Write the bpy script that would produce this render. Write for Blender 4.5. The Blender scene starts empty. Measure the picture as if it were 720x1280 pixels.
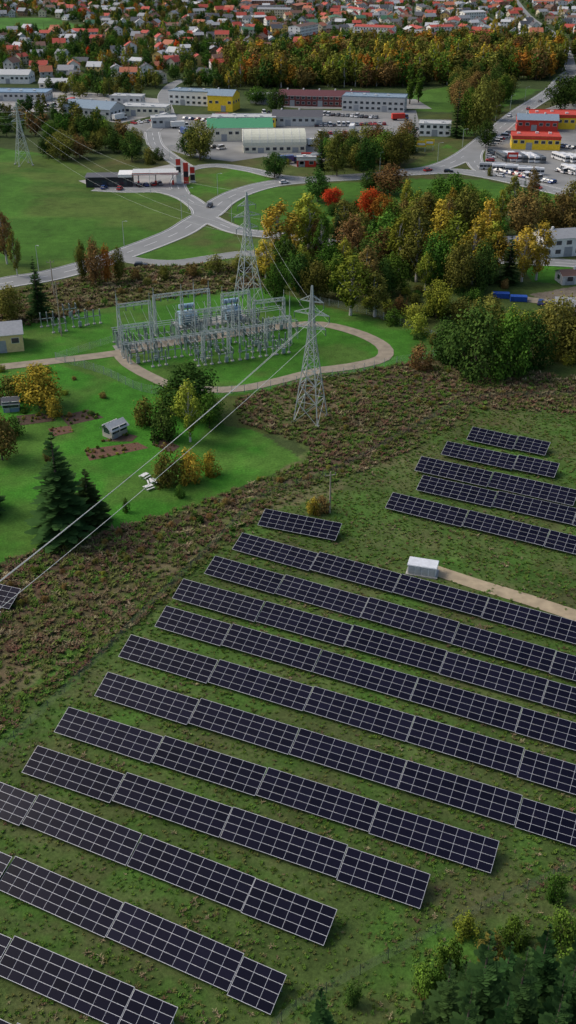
import bpy, math, random
import numpy as np
from mathutils import Vector
rnd = random.Random(11); rng = np.random.default_rng(11)
scene = bpy.context.scene
# ---------------------------------------------------------------- survey helpers
F = 1250.0; H = 100.0; PITCH = math.atan(740/1250.0); cp, sp = math.cos(PITCH), math.sin(PITCH)
def P(u, v, h=0.0):
    """photogrammetry: ground coordinates (metres) of a surveyed point"""
    x = (u-360)/F; y = (640-v)/F
    t = (H-h)/(sp-cp*y)
    return Vector((x*t, (cp+sp*y)*t, h))
def PP(pts): return [tuple(P(u, v)[:2]) for u, v in pts]
def hgt(u, vb, vt):
    Y = P(u, vb).y; k = (640-vt)/F
    return H - Y*(sp-k*cp)/(cp+k*sp)
def pxm(v): return (v+100)*cp/H

# ---------------------------------------------------------------- materials
MATS = {}
def nodes_of(name):
    m = bpy.data.materials.new(name); m.use_nodes = True
    nt = m.node_tree; nt.nodes.clear()
    out = nt.nodes.new('ShaderNodeOutputMaterial')
    return m, nt, out
def mat(name, col, rough=0.7, metal=0.0, var=0.18, scale=1.5, spec=0.3):
    if name in MATS: return MATS[name]
    m, nt, out = nodes_of(name)
    b = nt.nodes.new('ShaderNodeBsdfPrincipled')
    b.inputs['Roughness'].default_value = rough; b.inputs['Metallic'].default_value = metal
    b.inputs['Specular IOR Level'].default_value = spec
    tc = nt.nodes.new('ShaderNodeTexCoord'); n = nt.nodes.new('ShaderNodeTexNoise')
    n.inputs['Scale'].default_value = scale; n.inputs['Detail'].default_value = 5
    nt.links.new(tc.outputs['Object'], n.inputs['Vector'])
    mr = nt.nodes.new('ShaderNodeMapRange'); mr.inputs['To Min'].default_value = 1-var*1.6; mr.inputs['To Max'].default_value = 1+var*1.6
    nt.links.new(n.outputs['Fac'], mr.inputs['Value'])
    mx = nt.nodes.new('ShaderNodeVectorMath'); mx.operation = 'SCALE'; mx.inputs[0].default_value = col
    nt.links.new(mr.outputs['Result'], mx.inputs['Scale'])
    nt.links.new(mx.outputs['Vector'], b.inputs['Base Color'])
    nt.links.new(b.outputs['BSDF'], out.inputs['Surface'])
    MATS[name] = m; return m
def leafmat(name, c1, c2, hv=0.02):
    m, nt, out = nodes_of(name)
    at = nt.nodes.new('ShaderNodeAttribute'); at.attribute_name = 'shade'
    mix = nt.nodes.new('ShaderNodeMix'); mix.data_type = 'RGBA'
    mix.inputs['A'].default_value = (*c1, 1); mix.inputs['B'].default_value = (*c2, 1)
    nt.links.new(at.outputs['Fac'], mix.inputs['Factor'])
    oi = nt.nodes.new('ShaderNodeObjectInfo')
    mr = nt.nodes.new('ShaderNodeMapRange'); mr.inputs['To Min'].default_value = .5-hv; mr.inputs['To Max'].default_value = .5+hv
    nt.links.new(oi.outputs['Random'], mr.inputs['Value'])
    mul = nt.nodes.new('ShaderNodeMath'); mul.operation = 'MULTIPLY'; mul.inputs[1].default_value = 7.31
    fr = nt.nodes.new('ShaderNodeMath'); fr.operation = 'FRACT'
    nt.links.new(oi.outputs['Random'], mul.inputs[0]); nt.links.new(mul.outputs[0], fr.inputs[0])
    mr2 = nt.nodes.new('ShaderNodeMapRange'); mr2.inputs['To Min'].default_value = .85; mr2.inputs['To Max'].default_value = 1.6
    nt.links.new(fr.outputs[0], mr2.inputs['Value'])
    hs = nt.nodes.new('ShaderNodeHueSaturation')
    nt.links.new(mix.outputs['Result'], hs.inputs['Color']); nt.links.new(mr.outputs[0], hs.inputs['Hue']); nt.links.new(mr2.outputs[0], hs.inputs['Value'])
    d = nt.nodes.new('ShaderNodeBsdfDiffuse')
    nt.links.new(hs.outputs[0], d.inputs['Color'])
    nt.links.new(d.outputs[0], out.inputs['Surface'])
    MATS[name] = m; return m
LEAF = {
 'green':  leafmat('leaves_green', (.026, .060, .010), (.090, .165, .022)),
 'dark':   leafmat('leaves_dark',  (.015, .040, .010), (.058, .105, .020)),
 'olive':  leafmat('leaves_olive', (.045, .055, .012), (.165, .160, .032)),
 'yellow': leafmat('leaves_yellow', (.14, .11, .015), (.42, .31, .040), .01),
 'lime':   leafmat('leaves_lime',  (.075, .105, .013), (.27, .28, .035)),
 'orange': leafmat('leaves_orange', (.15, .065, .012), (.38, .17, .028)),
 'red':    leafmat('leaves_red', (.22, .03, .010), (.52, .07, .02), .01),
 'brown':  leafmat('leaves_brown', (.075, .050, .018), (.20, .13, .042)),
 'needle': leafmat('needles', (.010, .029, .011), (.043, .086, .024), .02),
}
BARK = mat('bark', (.09, .07, .055), .9); BIRCHBARK = mat('birch_bark', (.45, .43, .4), .8, scale=4, var=.4)
STEEL = mat('galvanised_steel', (.42, .465, .455), .5, .1)
GSTEEL = mat('weathered_steel', (.27, .32, .31), .55, .1, var=.3)
ASPH = mat('asphalt', (.225, .23, .225), .85, var=.15, scale=.15)
CONC = mat('concrete', (.32, .32, .30), .85)
GRAV = mat('gravel', (.27, .23, .17), .95, var=.3, scale=.5)
PAINT = mat('road_paint', (.7, .7, .68), .6)
GLASS = mat('window_glass', (.03, .04, .05), .12, spec=.6)
CABLE = mat('cable', (.55, .57, .54), .5, .2)

# ---------------------------------------------------------------- mesh builder
class MB:
    def __init__(s): s.v = []; s.f = []; s.m = []; s.sh = []
    def face(s, pts, m=0, sh=.5):
        n = len(s.v); s.v += [tuple(p) for p in pts]; s.f.append(tuple(range(n, n+len(pts)))); s.m.append(m); s.sh.append(sh)
    def box(s, c, d, rot=0, m=0, top=None, tx=1, ty=1, sh=.5):
        cx, cy, cz = c; a, b, h = d[0]/2, d[1]/2, d[2]; co, si = math.cos(rot), math.sin(rot); n = len(s.v)
        for z, kx, ky in ((cz, 1, 1), (cz+h, tx, ty)):
            for x, y in ((-a*kx, -b*ky), (a*kx, -b*ky), (a*kx, b*ky), (-a*kx, b*ky)):
                s.v.append((cx+x*co-y*si, cy+x*si+y*co, z))
        F_ = [(0, 1, 5, 4), (1, 2, 6, 5), (2, 3, 7, 6), (3, 0, 4, 7), (4, 5, 6, 7), (3, 2, 1, 0)]
        for i, f in enumerate(F_):
            s.f.append(tuple(n+k for k in f)); s.m.append(top if (i == 4 and top is not None) else m); s.sh.append(sh)
    def beam(s, p, q, w, m=0, n=4, w2=None, sh=.5, cap=False):
        p = Vector(p); q = Vector(q); d = (q-p)
        if d.length < 1e-6: return
        d.normalize(); a = d.cross(Vector((0, 0, 1)) if abs(d.z) < .95 else Vector((1, 0, 0))).normalized(); b = d.cross(a)
        w2 = w if w2 is None else w2; k0 = len(s.v)
        for c, r in ((p, w/2), (q, w2/2)):
            for i in range(n):
                t = 2*math.pi*(i+.5)/n; s.v.append(tuple(c+a*math.cos(t)*r*1.2+b*math.sin(t)*r*1.2))
        for i in range(n):
            j = (i+1) % n; s.f.append((k0+i, k0+j, k0+n+j, k0+n+i)); s.m.append(m); s.sh.append(sh)
        if cap:
            s.f.append(tuple(k0+n+i for i in range(n))); s.m.append(m); s.sh.append(sh)
            s.f.append(tuple(k0+i for i in reversed(range(n)))); s.m.append(m); s.sh.append(sh)
    def mesh(s, name, mats):
        me = bpy.data.meshes.new(name); me.from_pydata(s.v, [], s.f)
        for mm in mats: me.materials.append(mm)
        me.polygons.foreach_set('material_index', s.m)
        a = me.attributes.new('shade', 'FLOAT', 'FACE'); a.data.foreach_set('value', s.sh)
        me.update(); return me
    def obj(s, name, mats, loc=(0, 0, 0), rot=0, parent=None):
        o = bpy.data.objects.new(name, s.mesh(name, mats)); o.location = loc; o.rotation_euler = (0, 0, rot)
        scene.collection.objects.link(o)
        if parent: o.parent = parent
        return o
def empty(name, loc, rot=0):
    e = bpy.data.objects.new(name, None); e.location = loc; e.rotation_euler = (0, 0, rot); e.empty_display_size = .5
    scene.collection.objects.link(e); return e

# ---------------------------------------------------------------- numeric noise
_tabs = {}
def vnoise(x, y, s, seed=0):
    if seed not in _tabs: _tabs[seed] = np.random.default_rng(seed+100).random((256, 256))
    T = _tabs[seed]; X = x/s; Y = y/s; xi = np.floor(X).astype(int); yi = np.floor(Y).astype(int)
    fx = X-xi; fy = Y-yi; fx = fx*fx*(3-2*fx); fy = fy*fy*(3-2*fy)
    a = T[xi % 256, yi % 256]; b = T[(xi+1) % 256, yi % 256]; c = T[xi % 256, (yi+1) % 256]; d = T[(xi+1) % 256, (yi+1) % 256]
    return (a*(1-fx)+b*fx)*(1-fy)+(c*(1-fx)+d*fx)*fy
def fbm(x, y, s, seed=0, o=4):
    r = 0; a = .5; t = 0
    for i in range(o): r = r+a*vnoise(x, y, s/2**i, seed+i); t += a; a *= .55
    return r/t
def inpoly(px, py, poly):
    xs = [p[0] for p in poly]; ys = [p[1] for p in poly]
    res = np.zeros(px.shape, bool)
    bb = (px >= min(xs)) & (px <= max(xs)) & (py >= min(ys)) & (py <= max(ys))
    if not bb.any(): return res
    x = px[bb]; y = py[bb]; r = np.zeros(x.shape, bool); n = len(poly)
    for i in range(n):
        x1, y1 = poly[i]; x2, y2 = poly[(i+1) % n]
        if y1 == y2: continue
        c = ((y1 > y) != (y2 > y)) & (x < (x2-x1)*(y-y1)/(y2-y1)+x1); r ^= c
    res[bb] = r; return res

# ---------------------------------------------------------------- ground regions
SOLARG = [(-250, 930), (0, 880), (70, 820), (150, 750), (250, 668), (330, 612), (430, 590), (520, 548), (590, 508), (700, 505), (900, 520), (1100, 900), (1100, 1600), (-600, 1600)]
BROWN = [(-250, 770), (0, 702), (110, 670), (250, 628), (380, 578), (392, 560), (300, 528), (290, 500), (400, 470), (500, 455), (560, 450), (700, 470), (900, 490), (900, 545), (720, 520), (600, 512), (520, 560), (440, 612), (330, 640), (250, 690), (150, 780), (50, 860), (0, 900), (-250, 960)]
SCRUB = [(-250, 790), (0, 708), (110, 678), (250, 636), (385, 582), (430, 560), (500, 540), (500, 556), (440, 588), (330, 618), (230, 665), (120, 722), (0, 780), (-250, 860)]
SCRUB2 = [(392, 500), (440, 480), (540, 462), (620, 474), (640, 490), (560, 500), (500, 522), (440, 540), (400, 545)]
REG = [ # name, polygon, colour, wobble(m)
 ('midland', [(-400, 420), (-300, 215), (0, 185), (120, 200), (720, 120), (1000, 120), (1000, 520), (0, 560), (-400, 600)], (.068, .09, .024), 3),
 ('bigfield', [(-300, 190), (0, 184), (60, 194), (120, 214), (165, 236), (205, 238), (238, 250), (248, 265), (232, 284), (180, 302), (120, 324), (60, 339), (0, 349), (-300, 400)], (.060, .150, .020), 1),
 ('verge', [(160, 318), (235, 296), (258, 282), (300, 297), (335, 300), (330, 318), (250, 330), (170, 328)], (.062, .150, .020), 1),
 ('island', [(240, 248), (222, 235), (240, 210), (300, 212), (345, 226), (300, 238), (262, 262)], (.060, .155, .018), .6),
 ('ring', [(284, 275), (290, 252), (330, 235), (400, 230), (520, 224), (600, 224), (700, 245), (720, 262), (560, 262), (450, 290), (330, 292)], (.056, .138, .018), 2),
 ('rverge', [(515, 178), (590, 170), (640, 128), (680, 112), (560, 108), (505, 118), (520, 140), (600, 140), (560, 165)], (.06, .13, .02), 2),
 ('rverge2', [(500, 212), (560, 180), (580, 190), (545, 212)], (.06, .145, .018), 1),
 ('rough', [(60, 392), (0, 405), (-300, 440), (-300, 400), (0, 366), (100, 345), (180, 330), (300, 335), (345, 345), (330, 362), (240, 366), (130, 388)], (.10, .088, .038), 3),
 ('subgrass', [(-100, 470), (-40, 440), (35, 402), (130, 385), (240, 362), (330, 360), (400, 382), (470, 398), (560, 424), (545, 446), (480, 462), (440, 468), (290, 496), (210, 500), (60, 450), (0, 470)], (.050, .160, .017), .8),
 ('garden', [(-300, 500), (-60, 466), (0, 462), (60, 450), (190, 490), (215, 518), (320, 540), (382, 575), (300, 608), (225, 640), (110, 672), (0, 702), (-300, 770)], (.045, .168, .016), .8),
 ('rmid', [(560, 345), (720, 355), (900, 370), (900, 480), (640, 470), (540, 440)], (.065, .10, .025), 3),
 ('ryard', [(660, 368), (735, 355), (850, 372), (850, 400), (720, 390)], (.19, .16, .12), .5),
 ('rlawn', [(655, 330), (760, 325), (850, 345), (740, 358), (665, 352)], (.05, .155, .014), 1),
 ('brown', BROWN, (.105, .092, .044), 4),
 ('solar', SOLARG, (.070, .110, .028), 5),
 ('greenright', [(400, 612), (470, 580), (530, 545), (600, 508), (760, 505), (900, 560), (900, 720), (620, 640), (560, 700), (430, 640)], (.072, .124, .028), 4),
 ('scrub', SCRUB, (.078, .056, .036), 3.5),
 ('scrub2', SCRUB2, (.085, .064, .042), 4),
 ('brl', [(540, 1170), (640, 1110), (740, 1075), (900, 1040), (900, 1400), (500, 1400)], (.065, .15, .024), 3),
 ('twnfield', [(-200, 24), (60, 22), (115, 34), (100, 40), (-200, 42)], (.065, .17, .025), 4),
]
_d = (P(760, 1000)-P(148, 820)); RA = math.atan2(_d.y, _d.x)
def ground_colour(x, y):
    n1 = fbm(x, y, 60, 1); n2 = fbm(x, y, 9, 7); n3 = fbm(x, y, 2.5, 13, 3)
    c = np.zeros(x.shape+(3,)); c[:] = (.052, .075, .024)
    wx = fbm(x, y, 14, 21)-.5; wy = fbm(x, y, 14, 31)-.5; w2x = vnoise(x, y, 2.5, 41)-.5; w2y = vnoise(x, y, 2.5, 42)-.5
    W = {}
    for name, poly, col, wob in REG:
        k = inpoly(x+wx*wob*3+w2x*wob*.6, y+wy*wob*3+w2y*wob*.6, PP(poly)); c[k] = col; W[name] = k
    def patch(mask, f, col, a):
        k = (np.clip(f, 0, 1)*a*mask)[:, None]; c[:] = c*(1-k)+np.array(col)*k
    sm = lambda e0, e1, v: np.clip((v-e0)/(e1-e0), 0, 1)
    xr = x*math.cos(RA)+y*math.sin(RA); yr = -x*math.sin(RA)+y*math.cos(RA)
    patch(W['solar'], sm(.50, .70, fbm(x, y, 13, 51)), (.105, .092, .046), .5)
    patch(W['solar'], sm(.48, .66, fbm(x, y, 6, 55)), (.060, .140, .022), .8)
    patch(W['solar'], sm(.52, .70, fbm(xr, yr*7, 16, 57)), (.105, .105, .048), .45)
    patch(W['solar'], sm(.56, .72, fbm(xr, yr*9, 20, 59)), (.045, .095, .018), .6)
    patch(W['brown'] & ~W['scrub'], sm(.43, .57, fbm(x, y, 16, 61)), (.076, .118, .030), .85)
    patch(W['brown'], sm(.54, .68, fbm(x, y, 7, 65)), (.125, .080, .050), .6)
    patch(W['brown'], sm(.56, .68, fbm(x, y, 10, 68)), (.165, .135, .075), .6)
    patch(W['bigfield'], sm(.48, .6, fbm(x, y, 45, 71)), (.095, .13, .030), .75)
    patch(W['bigfield'], sm(.6, .7, fbm(x, y*3, 30, 72)), (.045, .11, .016), .6)
    patch(W['bigfield'], .5+.5*np.sin((x*.42+y*.9)/3.2+2*n2), (.045, .115, .015), .22)
    patch(W['garden'], sm(.5, .66, fbm(x, y, 14, 75)), (.075, .140, .026), .7)
    patch(W['subgrass'], sm(.5, .66, fbm(x, y, 14, 76)), (.085, .128, .030), .6)
    patch(W['midland'] & ~W['bigfield'] & ~W['garden'] & ~W['subgrass'] & ~W['ring'], sm(.5, .65, fbm(x, y, 20, 77)), (.105, .09, .038), .6)
    patch(W['greenright'], sm(.52, .68, fbm(x, y, 12, 78)), (.11, .105, .048), .6)
    t = P(415, 510); d = np.hypot((x-t.x)/13, (y-t.y)/11)+(n2-.5)*1.2
    patch(np.ones(x.shape), sm(1, .4, d), (.19, .15, .08), .65)
    g = (.66+.55*n1)*(.70+.60*n2)*(.88+.24*n3)
    return np.clip(c*g[:, None], 0, 1)
def axis(parts):
    out = []
    for a, b, s in parts: out += list(np.arange(a, b, s))
    return out
def grow(a, b, s, r=1.25):
    o = []; x = a
    while x < b: o.append(x); x += s; s *= r
    o.append(b); return o
xs = axis([(-150, 150, .8)]) + axis([(150, 480, 3)]); g_ = grow(480, 7000, 6)
xs = sorted(set(list(np.round(xs, 3)) + [-round(x, 3) for x in xs if x >= 150] + g_ + [-x for x in g_]))
ys = axis([(30, 330, .75), (330, 900, 1.6), (900, 1750, 4)]) + grow(1750, 9000, 8) + [-x for x in grow(-29, 3000, 3)]
ys = sorted(set(np.round(ys, 3)))
xs = np.array(xs); ys = np.array(ys); X, Y = np.meshgrid(xs, ys); nx, ny = len(xs), len(ys)
fx_, fy_ = X.ravel(), Y.ravel()
me = bpy.data.meshes.new('ground'); me.vertices.add(nx*ny)
co = np.zeros((nx*ny, 3), np.float32); co[:, 0] = fx_; co[:, 1] = fy_; me.vertices.foreach_set('co', co.ravel())
ii = (np.arange(ny-1)[:, None]*nx+np.arange(nx-1)[None, :]).ravel()
q = np.stack([ii, ii+1, ii+nx+1, ii+nx], 1).astype(np.int32); nf = len(q)
me.loops.add(nf*4); me.loops.foreach_set('vertex_index', q.ravel()); me.polygons.add(nf)
me.polygons.foreach_set('loop_start', np.arange(nf, dtype=np.int32)*4)
me.update(calc_edges=True)
colr = ground_colour(fx_, fy_); ca = me.color_attributes.new('gcol', 'FLOAT_COLOR', 'POINT')
cc = np.ones((nx*ny, 4), np.float32); cc[:, :3] = colr; ca.data.foreach_set('color', cc.ravel())
gm, nt, out = nodes_of('ground_cover')
at = nt.nodes.new('ShaderNodeAttribute'); at.attribute_name = 'gcol'
tc = nt.nodes.new('ShaderNodeTexCoord'); b = nt.nodes.new('ShaderNodeBsdfPrincipled'); b.inputs['Roughness'].default_value = .95; b.inputs['Specular IOR Level'].default_value = .1
def noise_scale(sc, lo, hi, det=6):
    n = nt.nodes.new('ShaderNodeTexNoise'); n.inputs['Scale'].default_value = sc; n.inputs['Detail'].default_value = det; n.inputs['Roughness'].default_value = .65
    nt.links.new(tc.outputs['Object'], n.inputs['Vector'])
    r = nt.nodes.new('ShaderNodeMapRange'); r.inputs['From Min'].default_value = .3; r.inputs['From Max'].default_value = .7; r.inputs['To Min'].default_value = lo; r.inputs['To Max'].default_value = hi
    nt.links.new(n.outputs['Fac'], r.inputs['Value']); return n, r
na, ra = noise_scale(2.2, .65, 1.35); nb, rb = noise_scale(.35, .78, 1.22)
mu = nt.nodes.new('ShaderNodeMath'); mu.operation = 'MULTIPLY'; nt.links.new(ra.outputs[0], mu.inputs[0]); nt.links.new(rb.outputs[0], mu.inputs[1])
sc = nt.nodes.new('ShaderNodeVectorMath'); sc.operation = 'SCALE'; nt.links.new(at.outputs['Color'], sc.inputs[0]); nt.links.new(mu.outputs[0], sc.inputs['Scale'])
nt.links.new(sc.outputs[0], b.inputs['Base Color'])
bp = nt.nodes.new('ShaderNodeBump'); bp.inputs['Strength'].default_value = .45; bp.inputs['Distance'].default_value = .22
nt.links.new(na.outputs['Fac'], bp.inputs['Height']); nt.links.new(bp.outputs[0], b.inputs['Normal']); nt.links.new(b.outputs[0], out.inputs['Surface'])
me.materials.append(gm)
go = bpy.data.objects.new('ground', me); scene.collection.objects.link(go)

# ---------------------------------------------------------------- roads
def smooth(pts, step=3.0):
    pts = [Vector((p[0], p[1], 0)) for p in pts]; P0 = [pts[0]*2-pts[1]]+pts+[pts[-1]*2-pts[-2]]; o = []
    for i in range(1, len(P0)-2):
        a, b_, c, d = P0[i-1:i+3]; n = max(2, int((c-b_).length/step))
        for k in range(n):
            t = k/n; o.append(.5*((2*b_)+(c-a)*t+(2*a-5*b_+4*c-d)*t*t+(3*b_-a-3*c+d)*t**3))
    o.append(pts[-1]); return o
ROADS = []
def road(name, uv, w, material=ASPH, mark=True, kerb=True):
    ROADS.append(dict(name=name, c=smooth(PP(uv)), w=w, mat=material, mark=mark, kerb=kerb))
road('main_road', [(-300, 440), (-140, 388), (0, 355), (60, 345), (120, 329), (180, 308), (222, 291), (243, 278), (262, 266), (278, 252), (305, 239), (345, 229), (400, 224), (450, 221), (500, 216), (545, 210), (580, 195), (615, 168), (650, 140), (688, 115), (715, 90), (760, 70)], 11)
road('station_road', [(252, 272), (250, 260), (228, 245), (200, 238), (160, 238), (118, 236)], 8)
road('slip_road', [(255, 270), (275, 280), (300, 289), (330, 293), (360, 296), (430, 305), (520, 312), (620, 325), (720, 330), (850, 345)], 8)
road('link_road', [(228, 245), (222, 228), (236, 212), (270, 207), (310, 212), (350, 221), (395, 225)], 7)
road('yard_road', [(236, 212), (212, 196), (195, 182), (190, 165)], 8)
road('east_road', [(480, 218), (560, 214), (600, 218), (650, 228), (700, 240), (780, 256), (900, 280)], 10)
road('connector_road', [(604, 176), (592, 196), (606, 215), (650, 227)], 8)
road('local_road', [(150, 322), (175, 327), (220, 329), (270, 322), (310, 317), (350, 320)], 6, mark=False)
road('service_track', [(-200, 480), (0, 459), (80, 450), (150, 441), (200, 431), (290, 418), (385, 405), (440, 414), (478, 432), (478, 448), (440, 458), (400, 463)], 4.2, GRAV, False, False)
road('gravel_track', [(148, 441), (160, 455), (190, 472), (225, 484), (300, 486), (400, 463)], 3.6, GRAV, False, False)
road('field_track', [(540, 712), (600, 732), (660, 750), (720, 770), (850, 810)], 3.2, mat('sandy_gravel', (.36, .29, .19), .95, var=.3, scale=.6), False, False)
road('east_drive', [(640, 372), (690, 378), (760, 380), (850, 372)], 5, GRAV, False, False)
road('town_road', [(760, 70), (600, 62), (420, 48), (300, 52), (150, 60)], 8, mark=False)
road('town_street', [(715, 90), (700, 50), (660, 20), (640, -5)], 8, mark=False)
road('industrial_road', [(190, 165), (210, 145), (205, 118), (230, 100), (290, 96)], 7, mark=False)
for i, r in enumerate(ROADS):
    c = r['c']; n = len(c); tg = [(c[min(k+1, n-1)]-c[max(k-1, 0)]).normalized() for k in range(n)]
    r['n'] = [Vector((-t.y, t.x, 0)) for t in tg]; r['arr'] = np.array([(p.x, p.y) for p in c])
def on_road(x, y, skip=None, pad=0):
    for r in ROADS:
        if r is skip: continue
        if np.min((r['arr'][:, 0]-x)**2+(r['arr'][:, 1]-y)**2) < (r['w']/2+pad)**2: return True
    return False
KERB = mat('kerb_stone', (.42, .42, .40), .8)
for i, r in enumerate(ROADS):
    mb = MB(); c, nn, w = r['c'], r['n'], r['w']/2; z = .03+.008*i
    def strip(o0, o1, z0, m, k):
        mb.face([c[k]+nn[k]*o0+Vector((0, 0, z0)), c[k+1]+nn[k+1]*o0+Vector((0, 0, z0)), c[k+1]+nn[k+1]*o1+Vector((0, 0, z0)), c[k]+nn[k]*o1+Vector((0, 0, z0))], m)
    for k in range(len(c)-1):
        strip(w, -w, z, 0, k)
        for sgn in (1, -1):
            mid = (c[k]+c[k+1])/2; e = mid+nn[k]*sgn*w; blocked = on_road(e.x, e.y, r, .3)
            if r['kerb'] and not blocked:
                a0, a1 = w*sgn, (w+.3)*sgn
                for (q0, q1, h0, h1) in ((a0, a0, z, .16), (a0, a1, .16, .16), (a1, a1, .16, 0)):
                    mb.face([c[k]+nn[k]*q0+Vector((0, 0, h0)), c[k+1]+nn[k+1]*q0+Vector((0, 0, h0)), c[k+1]+nn[k+1]*q1+Vector((0, 0, h1)), c[k]+nn[k]*q1+Vector((0, 0, h1))], 2)
            if r['mark'] and not blocked: strip((w-.5)*sgn, (w-.72)*sgn, z+.006+.12*0, 1, k)
        if r['mark'] and k % 4 < 2 and not on_road(c[k].x, c[k].y, r, 2): strip(.1, -.1, z+.006, 1, k)
    r['obj'] = mb.obj(r['name'], [r['mat'], PAINT, KERB])
def yard(name, uv, m, z=.015):
    pts = PP(uv); mb = MB(); mb.face([(x, y, z) for x, y in pts]); return mb.obj(name, [m])
YA = mat('yard_asphalt', (.22, .22, .21), .9, var=.4, scale=.06)
YB = mat('yard_concrete', (.32, .31, .29), .9, var=.4, scale=.08)
yard('paved_yard', [(150, 158), (212, 143), (300, 143), (380, 138), (520, 138), (528, 168), (505, 182), (440, 192), (400, 205), (372, 209), (330, 196), (290, 202), (240, 196), (200, 184)], YA)
yard('paved_yard', [(98, 226), (150, 218), (215, 205), (232, 228), (205, 240), (130, 240)], YB, .012)
yard('paved_yard', [(608, 172), (640, 150), (700, 130), (800, 130), (800, 245), (700, 240), (640, 224), (606, 210)], YA, .012)
yard('paved_yard', [(-100, 118), (60, 112), (140, 118), (215, 125), (212, 140), (150, 154), (60, 140), (-100, 140)], YB, .010)
yard('paved_yard', [(340, 118), (520, 124), (540, 136), (380, 136), (320, 130)], YA, .010)
BED = mat('garden_soil', (.075, .048, .034), .95, var=.4, scale=2); BEDR = mat('autumn_bed', (.13, .07, .045), .95, var=.6, scale=3)
BEDS = [([(105, 562), (172, 553), (186, 560), (112, 576)], BEDR), ([(150, 540), (172, 545), (165, 552), (128, 552)], BED), ([(75, 520), (110, 512), (130, 522), (85, 532)], BED), ([(195, 545), (225, 558), (215, 566), (190, 556)], BED), ([(20, 520), (60, 516), (70, 526), (25, 532)], BED), ([(60, 536), (88, 532), (92, 540), (66, 546)], BEDR)]
for k, (uv, m) in enumerate(BEDS): yard('garden_bed', uv, m, .03+.003*k)

# ---------------------------------------------------------------- vegetation templates
def arr_mesh(name, leafV, shade, mbt, mats):
    nL = len(leafV)
    verts = list(map(tuple, leafV.reshape(-1, 3))) + mbt.v
    faces = [(4*i, 4*i+1, 4*i+2, 4*i+3) for i in range(nL)] + [tuple(k+4*nL for k in f) for f in mbt.f]
    me = bpy.data.meshes.new(name); me.from_pydata(verts, [], faces)
    for m in mats: me.materials.append(m)
    me.polygons.foreach_set('material_index', [0]*nL+[1]*len(mbt.f))
    a = me.attributes.new('shade', 'FLOAT', 'FACE'); a.data.foreach_set('value', list(shade)+[.5]*len(mbt.f))
    me.update(); return me
def leaf_quads(c, nrm, size, r):
    n = len(c); a = r.normal(size=(n, 3)); a -= (a*nrm).sum(1)[:, None]*nrm; a /= np.linalg.norm(a, axis=1)[:, None]+1e-9; b_ = np.cross(nrm, a)
    s = size*(.6+.8*r.random((n, 1))); t = s*(.5+.5*r.random((n, 1)))
    return np.stack([c-a*s, c-b_*t, c+a*s, c+b_*t], 1)
def deciduous(name, seed, h=12, R=4, z0=.22, nleaf=2600, leaf=.3, nb=16, shape=1.0, bark=BARK, lean=.1, loose=.25):
    r = np.random.default_rng(seed); mb = MB(); cz = h*(1+z0)/2; hz = h*(1-z0)/2
    prev = Vector((0, 0, -.2)); n = 5; tr = []
    for i in range(1, n+1):
        q_ = Vector((r.normal()*lean*i*.4, r.normal()*lean*i*.4, h*.85*i/n)); w = .035*h
        mb.beam(prev, q_, w*(1-(i-1)/n*.85), 0, 6, w*(1-i/n*.85)); tr.append(q_); prev = q_
    bl = []
    for i in range(nb):
        t = (i+.5)/nb; zz = -1+2*t; rad = math.sqrt(max(0, 1-abs(zz)**(2.2*shape)))*(1-.35*max(0, zz)*shape)
        an = i*2.4+r.random()*1.2; rr = R*rad*(.35+.65*r.random())
        c = np.array([math.cos(an)*rr, math.sin(an)*rr, cz+zz*hz*.82+r.normal()*.02*h]); br = R*(.22+.26*r.random())*(.55+.6*rad)
        bl.append((c, br)); base = tr[min(n-1, max(0, int((c[2]-br)/h*n)-1))]
        mb.beam(base, Vector(c), .010*h, 0, 4, .003*h)
    w = np.array([b[1]**2 for b in bl]); k = r.choice(nb, nleaf, p=w/w.sum())
    C = np.array([b[0] for b in bl])[k]; B = np.array([b[1] for b in bl])[k]
    d = r.normal(size=(nleaf, 3)); d /= np.linalg.norm(d, axis=1)[:, None]
    rad = B*(.45+.6*r.random(nleaf)**.6); d2 = d*np.array([1, 1, 1.2]); c = C+d2*rad[:, None]*(1+loose*r.normal(size=(nleaf, 1)))
    c[:, 2] = np.maximum(c[:, 2], .15)
    nn = d+r.normal(size=(nleaf, 3))*.5+np.array([0, 0, .55]); nn /= np.linalg.norm(nn, axis=1)[:, None]
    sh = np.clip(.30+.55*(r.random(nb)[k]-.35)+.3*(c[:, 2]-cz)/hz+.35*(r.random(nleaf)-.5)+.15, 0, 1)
    return arr_mesh(name, leaf_quads(c, nn, leaf, r), sh, mb, [LEAF['green'], bark])
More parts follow.
